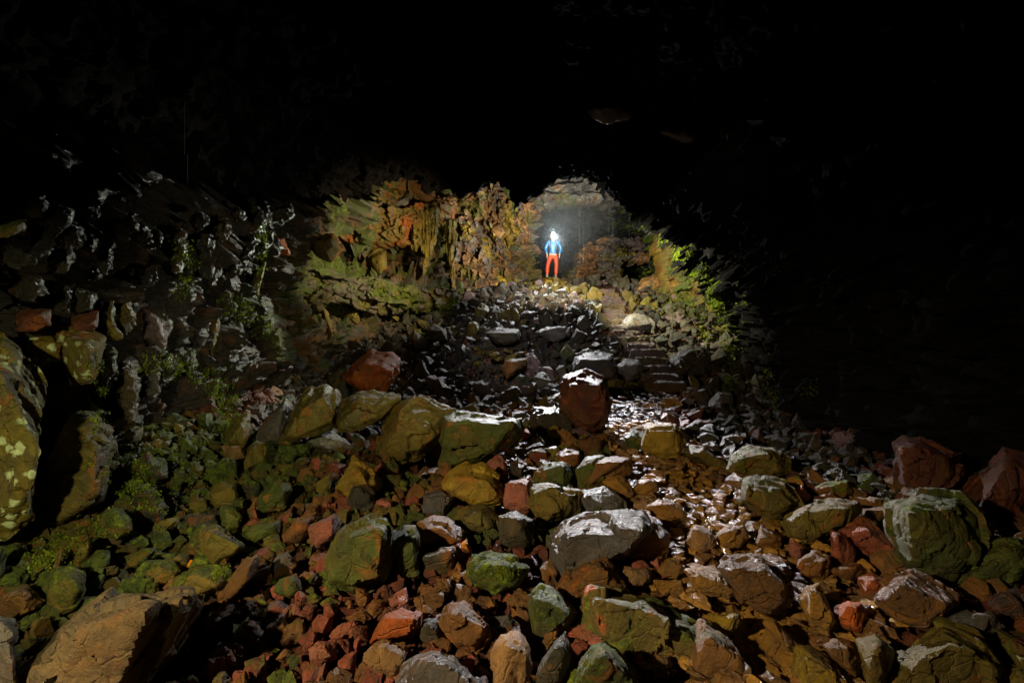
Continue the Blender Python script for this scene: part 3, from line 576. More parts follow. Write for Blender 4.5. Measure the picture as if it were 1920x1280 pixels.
def mixcols(*cs, moss=.3, ms=.3, fr=1.2):
    cs = [np.array(COL[c]) for c in cs]
    def f(V, c1):
        n1 = fbm(V*fr+3, 3, 5)*1.6+.5; k = len(cs)
        t = np.clip((n1+c1*.10), 0, .999)*(k-1); i = np.clip(t.astype(int), 0, max(k-2, 0)); u = (t-i)[:, None]
        A = np.array(cs); c = A[i]*(1-u)+A[np.minimum(i+1, k-1)]*u
        m = np.clip(moss+ms*2*fbm(V*.9+11, 3, 8), 0, 1)
        return np.concatenate([c, m[:, None]], 1)
    return f
crag('rock_pillar', [(690,290),(760,270),(810,180),(830,170),(900,230),(1010,170),(1030,190),(1050,260),(1090,325),(1130,318),(1200,300),(1215,360),(1190,440),(1160,400),(1165,500),(1100,560),(1060,560),(1080,720),(1075,800),(740,840),(750,600),(790,480),(750,400),(690,350)], 18.2, .9, M['wall'], mixcols('olive','sand','brown','grey','ochre', moss=.30), 'bright craggy pillar of rock left of the standing person', 'rock pillar', 'B', 1.5, 9, 11, (.38, .38, .48), .21, 5, yfun=lambda x, z: np.interp(x, [820, 900, 1005], [16.9, 17.9, 19.6]))
crag('rock_bridge', [(1130,350),(1180,300),(1260,240),(1300,215),(1300,170),(1330,170),(1345,188),(1400,195),(1440,182),(1500,190),(1520,215),(1560,240),(1600,290),(1400,312),(1230,322),(1190,345),(1150,370)], 20.6, 1.2, M['wall'], mixcols('pale','sand','pale','grey', moss=.40, ms=.6), 'mossy layered rock arch above the standing person', 'rock arch', 'B', 1.5, 5, 21, (.9, .5, .2), .20, 4)
crag('rock_ledge', [(1385,760),(1390,700),(1440,600),(1500,545),(1600,555),(1680,560),(1800,590),(1900,600),(1915,640),(1690,640),(1700,740),(1760,860),(1560,830),(1400,800)], 20.6, 1.0, M['wall'], mixcols('olive','grey','sand','brown', moss=.25), 'brown layered ledge right of the standing person', 'rock ledge', 'B', 1.5, 4, 31, (.7, .5, .22), .24, 5)
crag('rock_ledge', [(1535,530),(1560,505),(1640,495),(1670,510),(1760,505),(1830,500),(1900,500),(1960,530),(1940,620),(1800,615),(1680,580),(1600,560),(1540,550)], 21.4, .8, M['wall'], mixcols('purple','grey','sand', moss=.12), 'upper dark ledge with pale edge behind the brown one', 'rock ledge', 'B', 1.5, 4, 32, (.9, .5, .2), .18, 4)
crag('rock_buttress', [(600,750),(660,745),(735,765),(800,820),(870,895),(925,990),(960,1080),(1010,1180),(1060,1300),(1060,1420),(960,1500),(860,1380),(740,1290),(640,1300),(560,1230),(640,1180),(730,1120),(720,1040),(700,960),(700,830),(640,800)], 16, 1.1, M['wall'], mixcols('olive','ochre','brown','olive', moss=.5, ms=.5), 'moss hung yellow buttress right of the steps', 'rock buttress', 'R', 1.7, 7, 41, (.4, .4, .4), .24, 6, yfun=lambda x, z: np.interp(x, [1200, 1260, 1350], [18., 16.3, 14.2]))
crag('rock_band', [(20,360),(120,340),(240,345),(330,330),(480,345),(600,300),(700,300),(760,330),(750,420),(660,440),(520,470),(480,545),(400,545),(350,540),(140,525),(20,430),(-120,520),(-180,460),(-60,400)], 15, .9, M['wall'], mixcols('brown','rust','olive','brown', moss=.15), 'brown band of blocky rock across the left wall', 'rock band', 'B', 1.6, 9, 51, (.4, .4, .5), .17, 5, yfun=lambda x, z: np.interp(x, [540, 700, 860], [11.6, 14.2, 16.9])-.2)
crag('rock_band', [(-180,660),(0,660),(120,700),(240,730),(400,740),(560,790),(700,780),(800,800),(760,930),(600,920),(480,900),(330,940),(200,880),(60,850),(-120,820)], 15, .9, M['wall'], mixcols('olive','purple','green', moss=.55), 'mossy lower band of rock along the left wall foot', 'rock band', 'B', 1.6, 9, 52, (.4, .4, .4), .18, 5, yfun=lambda x, z: np.interp(x, [540, 700, 860], [10.8, 13.6, 16.2])-.2)
crag('rock_crest', [(250,230),(330,190),(400,160),(560,160),(600,170),(640,240),(700,285),(760,280),(750,330),(650,330),(500,370),(380,370),(260,330),(150,330),(60,350),(60,300),(170,290)], 15, .7, M['wall'], mixcols('rust','olive','brown','olive', moss=.25), 'ragged crest of rock under the dark roof on the left', 'rock crest', 'B', 1.6, 9, 53, (.35, .35, .5), .15, 5, yfun=lambda x, z: np.interp(x, [600, 700, 860], [13.4, 14.6, 17]))
crag('mossy_slope', [(1180,850),(1240,810),(1390,790),(1500,880),(1570,1010),(1620,1200),(1500,1190),(1380,1110),(1260,1150),(1180,1050),(1230,960)], 9.6, .7, M['wall'], mixcols('grey','green','dark', moss=.6), 'glistening mossy slope of rock in the left wall', 'rock slope', 'A', 1.8, 9, 54, (.25, .25, .35), .12, 5)
for nm_, pts_, lb_, y_ in (('hanging_rock', [(490,360),(560,330),(660,330),(662,460),(640,560),(620,640),(590,720),(562,800),(575,660),(585,600),(560,560),(540,565),(520,480)], 'long yellow tapering drip of rock on the left wall', 15.2),
                      ('hanging_rock', [(700,400),(770,390),(765,560),(752,700),(742,800),(725,650),(700,540)], 'narrower yellow drip right of the long one', 16.0),
                      ('hanging_rock', [(505,440),(540,430),(548,520),(540,580),(522,560),(510,500)], 'short yellow drip left of the long one', 14.8)):
    crag(nm_, pts_, y_, .30, M['wall'], mixcols('ochre', 'olive', moss=.3), lb_, 'hanging rock', 'B', 1.3, 9, len(lb_), (.10, .3, .8), .07, 3)

# ------------------------------------------------------------------ shells: floor, walls, roof
def grid_faces(nu, nv):
    i = np.arange(nu*nv).reshape(nu, nv)
    return np.stack([i[:-1, :-1].ravel(), i[1:, :-1].ravel(), i[1:, 1:].ravel(), i[:-1, 1:].ravel()], 1)
def region(x, y):
    """albedo of loose stone by place: (rgb list, moss, wet)"""
    px = 960+x/y*F if y > .5 else 960; py = HY+CZ/max(y, .5)*F
    if pathd(np.array(x), np.array(y)) < .6: return ['gold', 'brown', 'gold', 'sand'] if y < 6 else ['gold', 'purple', 'brown', 'purple'], .02, True
    if x > 2.5 and y > 5.0 and y < 10.2: return ['black', 'dark', 'black', 'maroon'], .12, False  # right bank stones darkened, standing in for missing light
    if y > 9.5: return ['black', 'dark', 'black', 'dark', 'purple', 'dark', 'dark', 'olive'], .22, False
    if y > 6.2: return ['maroon', 'brown', 'dark', 'purple', 'olive', 'dark'], .25, False
    if x < -1.75-.15*y: return ['green', 'olive', 'dark', 'olive', 'brown'], .66, False
    if x < -1.0: return ['olive', 'green', 'brown', 'red', 'olive'], .45, False
    if x < 1.2 and y < 3.4: return ['brown', 'red', 'pink', 'red', 'brown', 'maroon'], .08, False
    if x < 1.2: return ['olive', 'brown', 'red', 'brown', 'olive', 'green'], .30, False
    if x > 2.3+.1*y: return ['dark', 'brown', 'maroon', 'olive', 'brown'], .35, False
    return ['olive', 'brown', 'gold', 'brown', 'red'], .22, False
def pick(lst, r, x=0, y=0):
    u = float(fbm(np.array([[x*1.1, y*1.1, 3.]]), 2, 9)[0])*1.5+.5+r.uniform(-.12, .12)
    return lst[int(min(max(u, 0), .999)*len(lst))]
# ground: one sheet
gy_ = np.concatenate([np.linspace(-5, 1.2, 40), np.geomspace(1.25, 20, 560), np.linspace(20.2, 40, 60)])
gu = np.linspace(0, 1, 520)
XX = np.empty((len(gy_), len(gu))); YY = np.repeat(gy_[:, None], len(gu), 1)
for i, y in enumerate(gy_):
    XX[i] = lwx(y)-1.6+gu*(rwx(y)-lwx(y)+3.2)
v = np.stack([XX.ravel(), YY.ravel(), gz(XX.ravel(), YY.ravel())], 1)
sc1 = .16+.010*v[:, 1]
c1, e1 = cells(np.stack([v[:, 0]*4.2, v[:, 1]*4.2, v[:, 2]*1.], 1), 3); c2, e2 = cells(np.stack([v[:, 0]*11, v[:, 1]*11, v[:, 2]*2], 1), 5, .8)
pd = pathd(v[:, 0], v[:, 1]); pf = sstep(.75, .35, pd)
v[:, 2] += (.07*(c1-.6)-.05*np.exp(-(e1/.1)**2))*(1-.6*pf)+(.028*c2-.022*np.exp(-(e2/.1)**2))+.02*fbm(v*4, 3, 3)-.03
g = mesh_np('ground', v, grid_faces(len(gy_), len(gu)), M['ground'], sharp=50); setp(g, kind='structure')
bc = np.array([COL['brown']]*len(v))*.8
y_ = v[:, 1]; x_ = v[:, 0]
def lerp(a, b, t): return a*(1-t[:, None])+b*t[:, None]
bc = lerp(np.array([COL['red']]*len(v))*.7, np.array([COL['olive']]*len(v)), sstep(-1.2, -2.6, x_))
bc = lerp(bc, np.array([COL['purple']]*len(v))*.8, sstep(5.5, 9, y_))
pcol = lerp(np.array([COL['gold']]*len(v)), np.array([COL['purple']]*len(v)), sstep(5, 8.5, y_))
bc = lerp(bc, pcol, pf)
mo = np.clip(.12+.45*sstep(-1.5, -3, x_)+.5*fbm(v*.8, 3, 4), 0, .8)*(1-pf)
bc = bc*(.45+.4*pf)[:, None]*(1-.7*sstep(2.2, 3, x_)*sstep(4.5, 6, y_))[:, None]  # shade in the colour: dark gaps between stones, darker still on the right bank
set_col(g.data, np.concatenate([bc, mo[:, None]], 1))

def shell(name, ys, nt, prof, colf, seed, sc_, amp, sharp=34, mat='wall', fz=.07):
    t = np.linspace(0, 1, nt); V = []; Nn = []
    for y in ys:
        p = prof(y, t); V.append(p)
    V = np.array(V)
    du = np.gradient(V, axis=0); dv = np.gradient(V, axis=1); nn = np.cross(dv, du); nn /= np.linalg.norm(nn, axis=2, keepdims=True)+1e-9
    V = V.reshape(-1, 3); nn = nn.reshape(-1, 3)
    cen = np.array([.3, 0, 2.0]); inward = np.sign(((cen-V)*np.array([1, 0, 1])*nn).sum(1))[:, None]; nn = nn*inward
    a1, f1 = cells(V/np.array(sc_)+seed, seed); a2, f2 = cells(V/(np.array(sc_)*.38)+seed, seed+30)
    d = amp*(a1*.9-.8*np.exp(-(f1/.07)**2))+amp*.55*(a2-.5*np.exp(-(f2/.06)**2))+amp*.9*fbm(V*.9, 4, seed+2)+fz*fbm(V*7, 5, seed+4)
    V2 = V+nn*d[:, None]
    o = mesh_np(name, V2, grid_faces(len(ys), nt), M[mat], sharp=sharp)
    set_col(o.data, colf(V2, a1)); setp(o, kind='structure'); return o
def lprof(y, t):
    lx = lwx(y); top = np.interp(y, [-4, 4, 8, 12, 13.6, 14.4, 17, 20, 31], [3.0, 3.0, 3.5, 4.9, 5.8, 6.3, 7.6, 8.5, 8.5]); b = gz(lx, y)-.6
    z = b+(top-b)*t; u = np.clip((z-b)/(top-b), 0, 1)
    hol = sstep(10.5, 11.5, y)*(1-sstep(16.5, 17.3, y))*(sstep(2.9, 3.2, z)*(1-sstep(3.95, 4.2, z))*1.3+sstep(1.6, 1.9, z)*(1-sstep(2.4, 2.6, z))*.9)
    x = lx-hol+.25+(1.3 if y < 13.5 else .0)*np.maximum(u-.55, 0)**2*4*.6-.35*(u < .3)*(1-u/.3)*-1
    return np.stack([x, np.full_like(z, y), z], 1)
ysL = np.concatenate([np.linspace(-4, 2, 40), np.linspace(2.04, 20.5, 470), np.linspace(20.6, 31, 60)])
lmix = mixcols('olive', 'dark', 'brown', 'grey', 'green', moss=.50, ms=.6)
def lcol(V, c):   # near stretch painted near-black for its lack of light; own colours farther in
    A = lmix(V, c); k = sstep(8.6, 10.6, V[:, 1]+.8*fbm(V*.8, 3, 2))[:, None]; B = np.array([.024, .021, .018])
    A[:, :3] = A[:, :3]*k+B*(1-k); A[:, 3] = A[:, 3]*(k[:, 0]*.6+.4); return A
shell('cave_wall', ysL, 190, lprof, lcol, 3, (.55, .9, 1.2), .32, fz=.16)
def rprof(y, t):
    rx = rwx(y); top = np.interp(y, [-4, 8, 12, 13.6, 14.6, 18, 31], [4.6, 4.6, 4.6, 4.9, 5.4, 7, 8.5]); b = gz(rx, y)-.6
    z = b+(top-b)*t
    x = rx-(1.9 if y < 13.8 else .5)*(np.maximum(z-1.8, 0)/2.6)**1.5
    return np.stack([x, np.full_like(z, y), z], 1)
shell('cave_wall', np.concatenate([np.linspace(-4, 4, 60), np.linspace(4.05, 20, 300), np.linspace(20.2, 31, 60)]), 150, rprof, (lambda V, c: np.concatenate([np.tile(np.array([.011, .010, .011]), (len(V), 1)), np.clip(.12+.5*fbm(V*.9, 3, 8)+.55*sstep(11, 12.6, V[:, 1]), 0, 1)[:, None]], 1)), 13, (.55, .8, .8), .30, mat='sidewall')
# near roof: low arch from wall to wall, with a hanging lip at its broken edge
LIPX = np.array([-5.6, -4.6, -3.9, -3.3, -2.7, -2.0, -1.55, -.9, -.35, .1, .6, 1.15, 2.0, 2.6, 3.4, 4.3, 5.1, 6.0])
LIPP = np.array([0]*18, float)
def lipz(px):   # lower edge of the lip, as seen over the lit chamber
    return np.interp(px, [0, 480, 560, 640, 690, 735, 790, 830, 860, 905, 940, 965, 985, 1035, 1110, 1140, 1165, 1205, 1240, 1290, 1330, 1370, 1400, 1500],
                     [420, 405, 392, 378, 345, 332, 336, 372, 372, 345, 338, 375, 384, 340, 340, 368, 390, 408, 416, 452, 500, 560, 640, 760])
def roofprof(y, t):
    x = np.linspace(-6.0, 6.2, len(t)); z = roofz(x, y)
    if y > 11.6:
        k = float(sstep(11.6, 13.2, y)); px = 960+x/13.2*F; zl = CZ-(lipz(px)+14*fbm(np.stack([x*2.6, x*0+y*.6, x*0], 1), 5, 77)-HY)/F*13.2
        zl = np.where(x < -3.9, z, zl)
        z = z*(1-k)+zl*k
        if y > 13.2: z = z+(y-13.2)*1.5
    return np.stack([x, np.full_like(x, y), z], 1)
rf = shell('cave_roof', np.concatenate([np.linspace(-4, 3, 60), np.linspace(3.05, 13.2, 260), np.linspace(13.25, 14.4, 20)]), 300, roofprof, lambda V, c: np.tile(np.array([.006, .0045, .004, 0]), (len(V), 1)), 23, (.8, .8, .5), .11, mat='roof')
# far tunnel: roof behind the arch, end wall
def farroof(y, t):
    x = np.linspace(-2, 8, len(t)); z = 6.9+1.0*np.sqrt(np.clip(1-((x-2.8)/5.2)**2, 0, 1))-.4
    return np.stack([x, np.full_like(x, y), z], 1)
shell('cave_roof', np.linspace(20.8, 31, 60), 80, farroof, mixcols('dark', 'grey', moss=.0), 33, (.9, .9, .5), .15)
def endw(y, t):
    x = np.linspace(-3, 9, len(t)); return np.stack([x, np.full_like(x, 30.5)+.3*np.sin(x), np.full_like(x, y)], 1)
shell('cave_wall', np.linspace(0, 9, 90), 120, endw, mixcols('grey', 'dark', moss=.0), 43, (.9, .9, .5), .2)
# rear of the near tunnel, behind the camera
def rear(y, t):
    x = np.linspace(-6, 7, len(t)); return np.stack([x, np.full_like(x, -3.6), np.full_like(x, y)], 1)
shell('cave_wall', np.linspace(-.5, 6.5, 50), 80, rear, mixcols('dark', moss=.0), 53, (.9, .9, .5), .2)
# ground above the tunnel round the skylight, so no light enters from outside
# ------------------------------------------------------------------ loose rocks
def lib_rock(seed, L, n=14, flat=.6):
    r = np.random.default_rng(seed); p = r.normal(size=(n, 3)); p /= np.linalg.norm(p, axis=1)[:, None]
    p = np.sign(p)*np.abs(p)**.75*r.uniform(.75, 1.05, (n, 1)); p *= np.array([r.uniform(.8, 1.2), r.uniform(.65, .95), r.uniform(flat*.8, flat*1.25)])*.5
    return hull_rock(list(p), L, 1., seed, bev=.014, a1=.03, a2=.050, a3=.010)
LIB = [lib_rock(100+i, .055, 9+i % 5, .55+.3*(i % 3)) for i in range(16)]
LOW = []
for i in range(18):
    me = lib_rock(300+i, .22, 9+i % 4, .45+.25*(i % 4)); me.calc_loop_triangles()
    LOW.append((coords(me), np.array([list(p.vertices) for p in me.polygons])))
    bpy.data.meshes.remove(me)
cand = []
occ = [(b['x'], b['y']+.05, b['r']) for b in built if b['name'] not in ('wall_rock', 'rock_rib')]
occ += [(1.3, 2.45, .5), (-1.95, 2.3, .55)]
OX = np.array([o[0] for o in occ]); OY = np.array([o[1] for o in occ]); OR = np.array([o[2] for o in occ])
pr = random.Random(99); NT = len(OX)
put = []
def try_put(x, y, s, tol):
    global OX, OY, OR
    if len(OX) and np.any(np.hypot(OX-x, OY-y) < tol*(OR+s*.5)): return False
    put.append((x, y, s)); OX = np.append(OX, x); OY = np.append(OY, y); OR = np.append(OR, s*.5); return True
def onsteps(x, y): return 10.3 < y < 17.9 and 2.95 < x < 4.1
for s0, s1, tries, tol in ((.5, .8, 700, .74), (.32, .5, 6000, .66), (.18, .30, 9000, .62), (.12, .18, 11000, .60)):
    for _ in range(tries):
        y = pr.uniform(1.7**.5, 18.8**.5)**2; x = pr.uniform(float(lwx(y))-.3, float(rwx(y))+.2)
        s = pr.uniform(s0, s1)
        if abs(x) > y*1.16+.6 or onsteps(x, y): continue
        if y < 9 and s > .12+.04*y: continue
        if y < 3.6 and -1.1 < x < .9 and s > .22: continue
        if float(pathd(np.array(x), np.array(y))) < .5 and s > .17: continue
        try_put(x, y, s, tol)
print('placed', len(put))
small = []
for _ in range(8500):
    y = pr.uniform(1.6**.5, 12**.5)**2; x = pr.uniform(float(lwx(y)), float(rwx(y)))
    if abs(x) > y*1.16+.3 or onsteps(x, y): continue
    if np.any(np.hypot(OX[:NT]-x, OY[:NT]-y) < .75*OR[:NT]): continue
    if y > 9.5 and pr.random() < .6: continue
    if x > 2.8 and 5 < y < 10 and pr.random() < .55: continue
    small.append((x, y, pr.uniform(.035, .115)*(1+.05*y)))
slabs = []
for _ in range(5200):
    t = pr.random()*(len(PATH)-1); i_ = min(int(t), len(PATH)-2); u_ = t-i_; q_ = PATH[i_]*(1-u_)+PATH[i_+1]*u_
    x = q_[0]+pr.uniform(-.62, .62); y = q_[1]+pr.uniform(-.5, .5); s = pr.uniform(.16, .42) if pr.random() < .6 else pr.uniform(.08, .13)
    if y < 1.5 or (slabs and min(math.hypot(a_-x, b_-y)-.38*(c_+s) for a_, b_, c_ in slabs) < 0): continue
    if np.any(np.hypot(OX[:NT]-x, OY[:NT]-y) < .55*OR[:NT]): continue
    slabs.append((x, y, s*1.12))
print('slabs', len(slabs))
put.sort(key=lambda p: -p[2]/p[1])
NI = 292-sum(t[8] != 'rock_rib' for t in T)
ind, rest = put[:NI], put[NI:]+[p for p in small if float(pathd(np.array(p[0]), np.array(p[1]))) > .5 or pr.random() < .35]
rest = rest+slabs; slabset = set(slabs)
SZ = lambda pxs: 'tiny' if pxs < 22 else 'small' if pxs < 34 else 'mid sized' if pxs < 52 else 'large'
used_lab = set(b['label'] for b in built); CW = dict(olive='olive', green='green', dark='dark', grey='grey', brown='brown', red='red', pink='pink', gold='golden brown', sand='tan', purple='mauve', maroon='maroon', rust='rust coloured')
lm = [b for b in built if b['name'] != 'rock_rib' and len(b['label'].split()) <= 9]
for i, (x, y, s) in enumerate(ind):
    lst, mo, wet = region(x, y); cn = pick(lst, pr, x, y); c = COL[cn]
    me = LIB[pr.randrange(len(LIB))]
    if not me.materials: me.materials.append(M['damp'])
    o = bpy.data.objects.new('loose_rock', me); C.objects.link(o)
    z = float(gz(x, y)); fl = .7 if wet else 1.
    o.location = (x, y, z+s*.14*fl); o.scale = (s*1.05, s, s*fl*.95)
    sl = .42 if y > 10.5 else 0
    o.rotation_euler = (pr.uniform(-.35, .35)+sl*.5, pr.uniform(-.35, .35), pr.uniform(0, 6.28))
    c = tuple(np.array(c)*.75+np.array(COL['umber'])*.25*(1 if sum(c) > .15 else .3))
    k = pr.uniform(.75, 1.3); m_ = min(1, max(0, mo+pr.uniform(-.2, .35))) if not wet else 0
    o.color = (c[0]*k, c[1]*k, c[2]*k, m_)
    o.material_slots[0].link = 'OBJECT'; o.material_slots[0].material = M['wet' if wet or (y > 9 and pr.random() < .2) else 'damp']
    px, py = 960+x/y*F, HY-(z+s*.2-CZ)/y*F; pxs = s/y*F
    sw = SZ(pxs); cw = 'mossy '+CW[cn] if m_ > .5 and cn != 'green' else CW[cn]
    ds = sorted(lm, key=lambda b: math.hypot(b['px'][0]-px, (b['px'][1]-py)))
    lab = None
    for b in ds[:5]:
        dx, dy = px-b['px'][0], py-b['px'][1]; hw, hh = (b['hi']-b['lo'])/2
        if abs(dx)/hw > abs(dy)/hh: dr = 'left of' if dx < 0 else 'right of'
        else: dr = 'behind' if dy < 0 else 'in front of'
        t = f"{sw} {cw} rock {dr} the {b['label']}"
        if t not in used_lab and len(t.split()) <= 16: lab = t; break
    if not lab:
        for wd in ('angular', 'blunt', 'flat', 'uneven', 'tilted', 'chipped'):
            t = f"{wd} {sw} {cw} rock {dr} the {ds[0]['label']}"
            t = t if len(t.split()) <= 16 else f"{wd} {sw} rock {dr} the {ds[0]['label']}"
            if t not in used_lab: lab = t; break
    used_lab.add(lab or t)
    setp(o, lab or t, 'rock', 'loose rocks scattered over the cave floor')
def merge(name, lst, mat, wetsel):
    VV = []; FF = []; CC = []; n = 0
    for (x, y, s) in lst:
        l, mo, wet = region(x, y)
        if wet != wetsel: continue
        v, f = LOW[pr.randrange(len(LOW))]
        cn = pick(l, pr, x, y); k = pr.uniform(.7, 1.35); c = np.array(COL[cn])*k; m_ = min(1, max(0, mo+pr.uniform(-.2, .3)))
        q_ = .22 if wet else .5; a, b, g_ = pr.uniform(-q_, q_), pr.uniform(-q_, q_), pr.uniform(0, 6.28)
        Rm = np.array(Matrix.Rotation(g_, 3, 'Z') @ Matrix.Rotation(a, 3, 'X') @ Matrix.Rotation(b, 3, 'Y'))
        fl = .6 if wet else 1
        if (x, y, s) in slabset: Rm = np.array(Matrix.Rotation(g_, 3, 'Z') @ Matrix.Rotation(pr.uniform(-.1, .1), 3, 'X') @ Matrix.Rotation(pr.uniform(-.1, .1), 3, 'Y')); fl = .38; lvl = .045-s*.30*fl
        w = (v @ Rm.T)*np.array([s, s, s*fl])+np.array([x, y, float(gz(x, y))+(lvl if (x, y, s) in slabset else s*(.16 if s > .12 else .25))])
        VV.append(w); FF.append(f+n); n += len(v); CC.append(np.tile(np.append(c, m_ if not wet else 0), (len(v), 1)))
    o = mesh_np(name, np.concatenate(VV), np.concatenate(FF), mat, sharp=38); set_col(o.data, np.concatenate(CC)); setp(o, kind='stuff')
    print(name, len(o.data.vertices)); return o
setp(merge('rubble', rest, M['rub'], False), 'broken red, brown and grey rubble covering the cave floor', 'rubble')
setp(merge('wet_gravel', rest, M['rubwet'], True), 'wet golden brown stones paving the winding path', 'gravel')

# ------------------------------------------------------------------ steps
st = bpy.data.objects.new('stone_staircase', None); C.objects.link(st); st.location = (3.5, 10.6, 0)
setp(st, 'rough stone steps climbing the rubble slope toward the chamber', 'staircase')
NS = 17
for i in range(NS):
    y = 10.65+i*.405; z = float(np.interp(y, [10.7, 17.4], [.14, 2.85]))+.06
    xo = .12*math.sin(i*.55)-(.10 if i > 10 else 0); w = .92-.012*i+.08*math.sin(i*2.1)
    r = np.random.default_rng(500+i); pts = []
    for sx in (-1, -.3, .35, 1):
        for sy in (-1, 1):
            for sz in (-1, 1):
                pts.append((sx*w*.5+r.uniform(-.04, .04), sy*.24+r.uniform(-.035, .035), sz*.12+r.uniform(-.018, .018)))
    me = hull_rock(pts, .07, .5, 500+i, bev=.025, a1=.03, a2=.03, a3=.010); me.materials.append(M['wet'])
    o = bpy.data.objects.new('step', me); C.objects.link(o); o.parent = st; o.location = (xo, y-10.6, z-.06); o.rotation_euler = (r.uniform(-.05, .05), r.uniform(-.06, .06), r.uniform(-.13, .13))
    c = COL['umber' if i % 3 == 0 else 'purple']; o.color = (c[0]*.6, c[1]*.58, c[2]*.58, .1)

# ------------------------------------------------------------------ moss tufts and hanging strands (uncountable)
def tufts(name, anchors, label):
    VV = []; FF = []; n = 0; r = np.random.default_rng(4)
    for (p, num, rad, ln, hang) in anchors:
        for _ in range(int(num*1.7)):
            c = np.array(p)+r.normal(size=3)*rad; l = ln*.62*r.uniform(.4, 1.5); w = l*.13+.003
            d = np.array([r.normal()*.5, r.normal()*.5-.3, -1. if hang else .6]); d /= np.linalg.norm(d)
            s = np.cross(d, [r.normal(), r.normal(), r.normal()]); s /= np.linalg.norm(s)+1e-9
            k = np.cross(d, s)
            m = c+d*l*.5+k*l*.15; e = c+d*l
            VV += [c-s*w*.5, c+s*w*.5, m+s*w, m-s*w, e]; FF += [(n, n+1, n+2), (n, n+2, n+3), (n+3, n+2, n+4)]; n += 5
    o = mesh_np(name, np.array(VV), np.array(FF), M['moss'], smooth=False); setp(o, label, 'moss', kind='stuff'); return o
m_, n_ = newmat('moss')
nf_ = n_('ShaderNodeTexNoise', {'Vector': n_('ShaderNodeNewGeometry').outputs['Position'], 'Scale': 9., 'Detail': 6.}).outputs[0]
cl_ = n_.mix(n_.ramp(nf_, .35, .65), (.05, .085, .006, 1), (.22, .27, .015, 1))
b_ = n_('ShaderNodeBsdfPrincipled', {'Base Color': cl_, 'Roughness': .6, 'Specular IOR Level': .2})
t_ = n_('ShaderNodeBsdfTranslucent', {'Color': cl_}); mx_ = n_('ShaderNodeMixShader', {0: .3, 1: b_.outputs[0], 2: t_.outputs[0]})
n_('ShaderNodeOutputMaterial', {0: mx_.outputs[0]}); M['moss'] = m_
import bpy as _b
bpy.context.view_layer.update()
dg = bpy.context.evaluated_depsgraph_get()
def ray(px, py, maxd=60):
    d = Vector(((px-960)/F, 1, -(py-HY)/F)).normalized()
    ok, loc, nor, fi, ob, _ = sc.ray_cast(dg, Vector((0, 0, CZ)), d, distance=maxd)
    return (np.array(loc), np.array(nor)) if ok else (None, None)
anc = []
def mossline(pts, n, spread, num, ln, hang):
    pts = np.array(pts, float)
    for _ in range(n):
        i = rng.integers(len(pts)-1) if len(pts) > 1 else 0; t = rng.random()
        p = pts[i]*(1-t)+pts[min(i+1, len(pts)-1)]*t+rng.normal(size=2)*spread
        l, nn = ray(*p)
        if l is None: continue
        anc.append((l+nn*.01, num, ln*.5, ln, hang))
# right wall edge strands
mossline([(1290,470),(1330,525),(1350,580),(1362,640),(1372,700)], 170, 6, 5, .075, True)
mossline([(1330,560),(1310,610),(1330,640)], 120, 7, 5, .07, True)
mossline([(1375,640),(1368,700),(1365,730)], 60, 5, 6, .08, True)
mossline([(1440,655),(1440,700),(1445,750),(1455,765)], 50, 9, 6, .06, True)
mossline([(1515,705),(1520,730),(1505,755)], 30, 7, 6, .05, True)
mossline([(1240,555),(1275,570),(1310,575)], 120, 12, 6, .08, True)
# left wall and floor
mossline([(700,540),(760,560),(850,585)], 240, 10, 6, .07, True)
mossline([(845,575),(850,560)], 60, 7, 6, .07, True)
mossline([(905,370),(890,400)], 50, 8, 6, .08, True)
mossline([(1040,365),(1060,372),(1075,375)], 90, 7, 6, .08, True)
mossline([(430,560),(490,600),(530,660)], 200, 12, 6, .05, True)
mossline([(340,540),(350,490),(335,440)], 50, 8, 6, .05, True)
mossline([(490,420),(495,480),(480,540)], 60, 6, 6, .06, True)
mossline([(280,680),(350,690),(410,720),(430,760),(415,790)], 300, 14, 6, .045, True)
mossline([(180,660),(190,740),(175,800)], 90, 7, 6, .035, True)
mossline([(215,870),(260,900),(290,930)], 260, 22, 6, .025, False)
mossline([(60,1050),(120,1020),(200,980)], 200, 18, 6, .02, False)
mossline([(400,1080),(430,1070)], 60, 10, 5, .012, False)
mossline([(1380,850),(1392,880)], 60, 7, 6, .014, False)
mossline([(930,1080),(960,1060)], 60, 9, 5, .010, False)
tufts('moss', anc, 'bright yellow green moss hanging and growing on the rocks')

# ------------------------------------------------------------------ the person on the crest
FY = 18.35; FX = (1037-960)/F*FY
lft, _ = ray(1036, 524)
FZ = CZ-(521-HY)/F*FY
SK = {}
def skin(name, verts, edges, mat, parent, sub=2):
    me = bpy.data.meshes.new(name); me.from_pydata([v[0] for v in verts], edges, [])
    o = bpy.data.objects.new(name, me); C.objects.link(o); o.parent = parent
    md = o.modifiers.new('s', 'SKIN'); md.use_smooth_shade = True
    for i, v in enumerate(verts):
        r = v[1]; me.skin_vertices[0].data[i].radius = (r, r) if not isinstance(r, tuple) else r
        me.skin_vertices[0].data[i].use_root = (i == 0)
    s_ = o.modifiers.new('u', 'SUBSURF'); s_.levels = s_.render_levels = sub
    me.materials.append(mat); return o
mskin = flat_mat('skin', (.45, .24, .16), .5); mjac = flat_mat('jacket_blue', (.015, .13, .36), .4, .01, 14); mtr = flat_mat('trousers_orange', (.52, .065, .018), .55, .012, 12)
mboot = flat_mat('boot', (.30, .28, .26), .6); mdark = flat_mat('dark_cloth', (.02, .025, .04), .6); mhel = flat_mat('helmet', (.6, .6, .62), .3)
pe = bpy.data.objects.new('person', None); C.objects.link(pe); pe.location = (FX, FY, FZ)
setp(pe, 'person in blue jacket and orange red trousers wearing a lit headlamp', 'person')
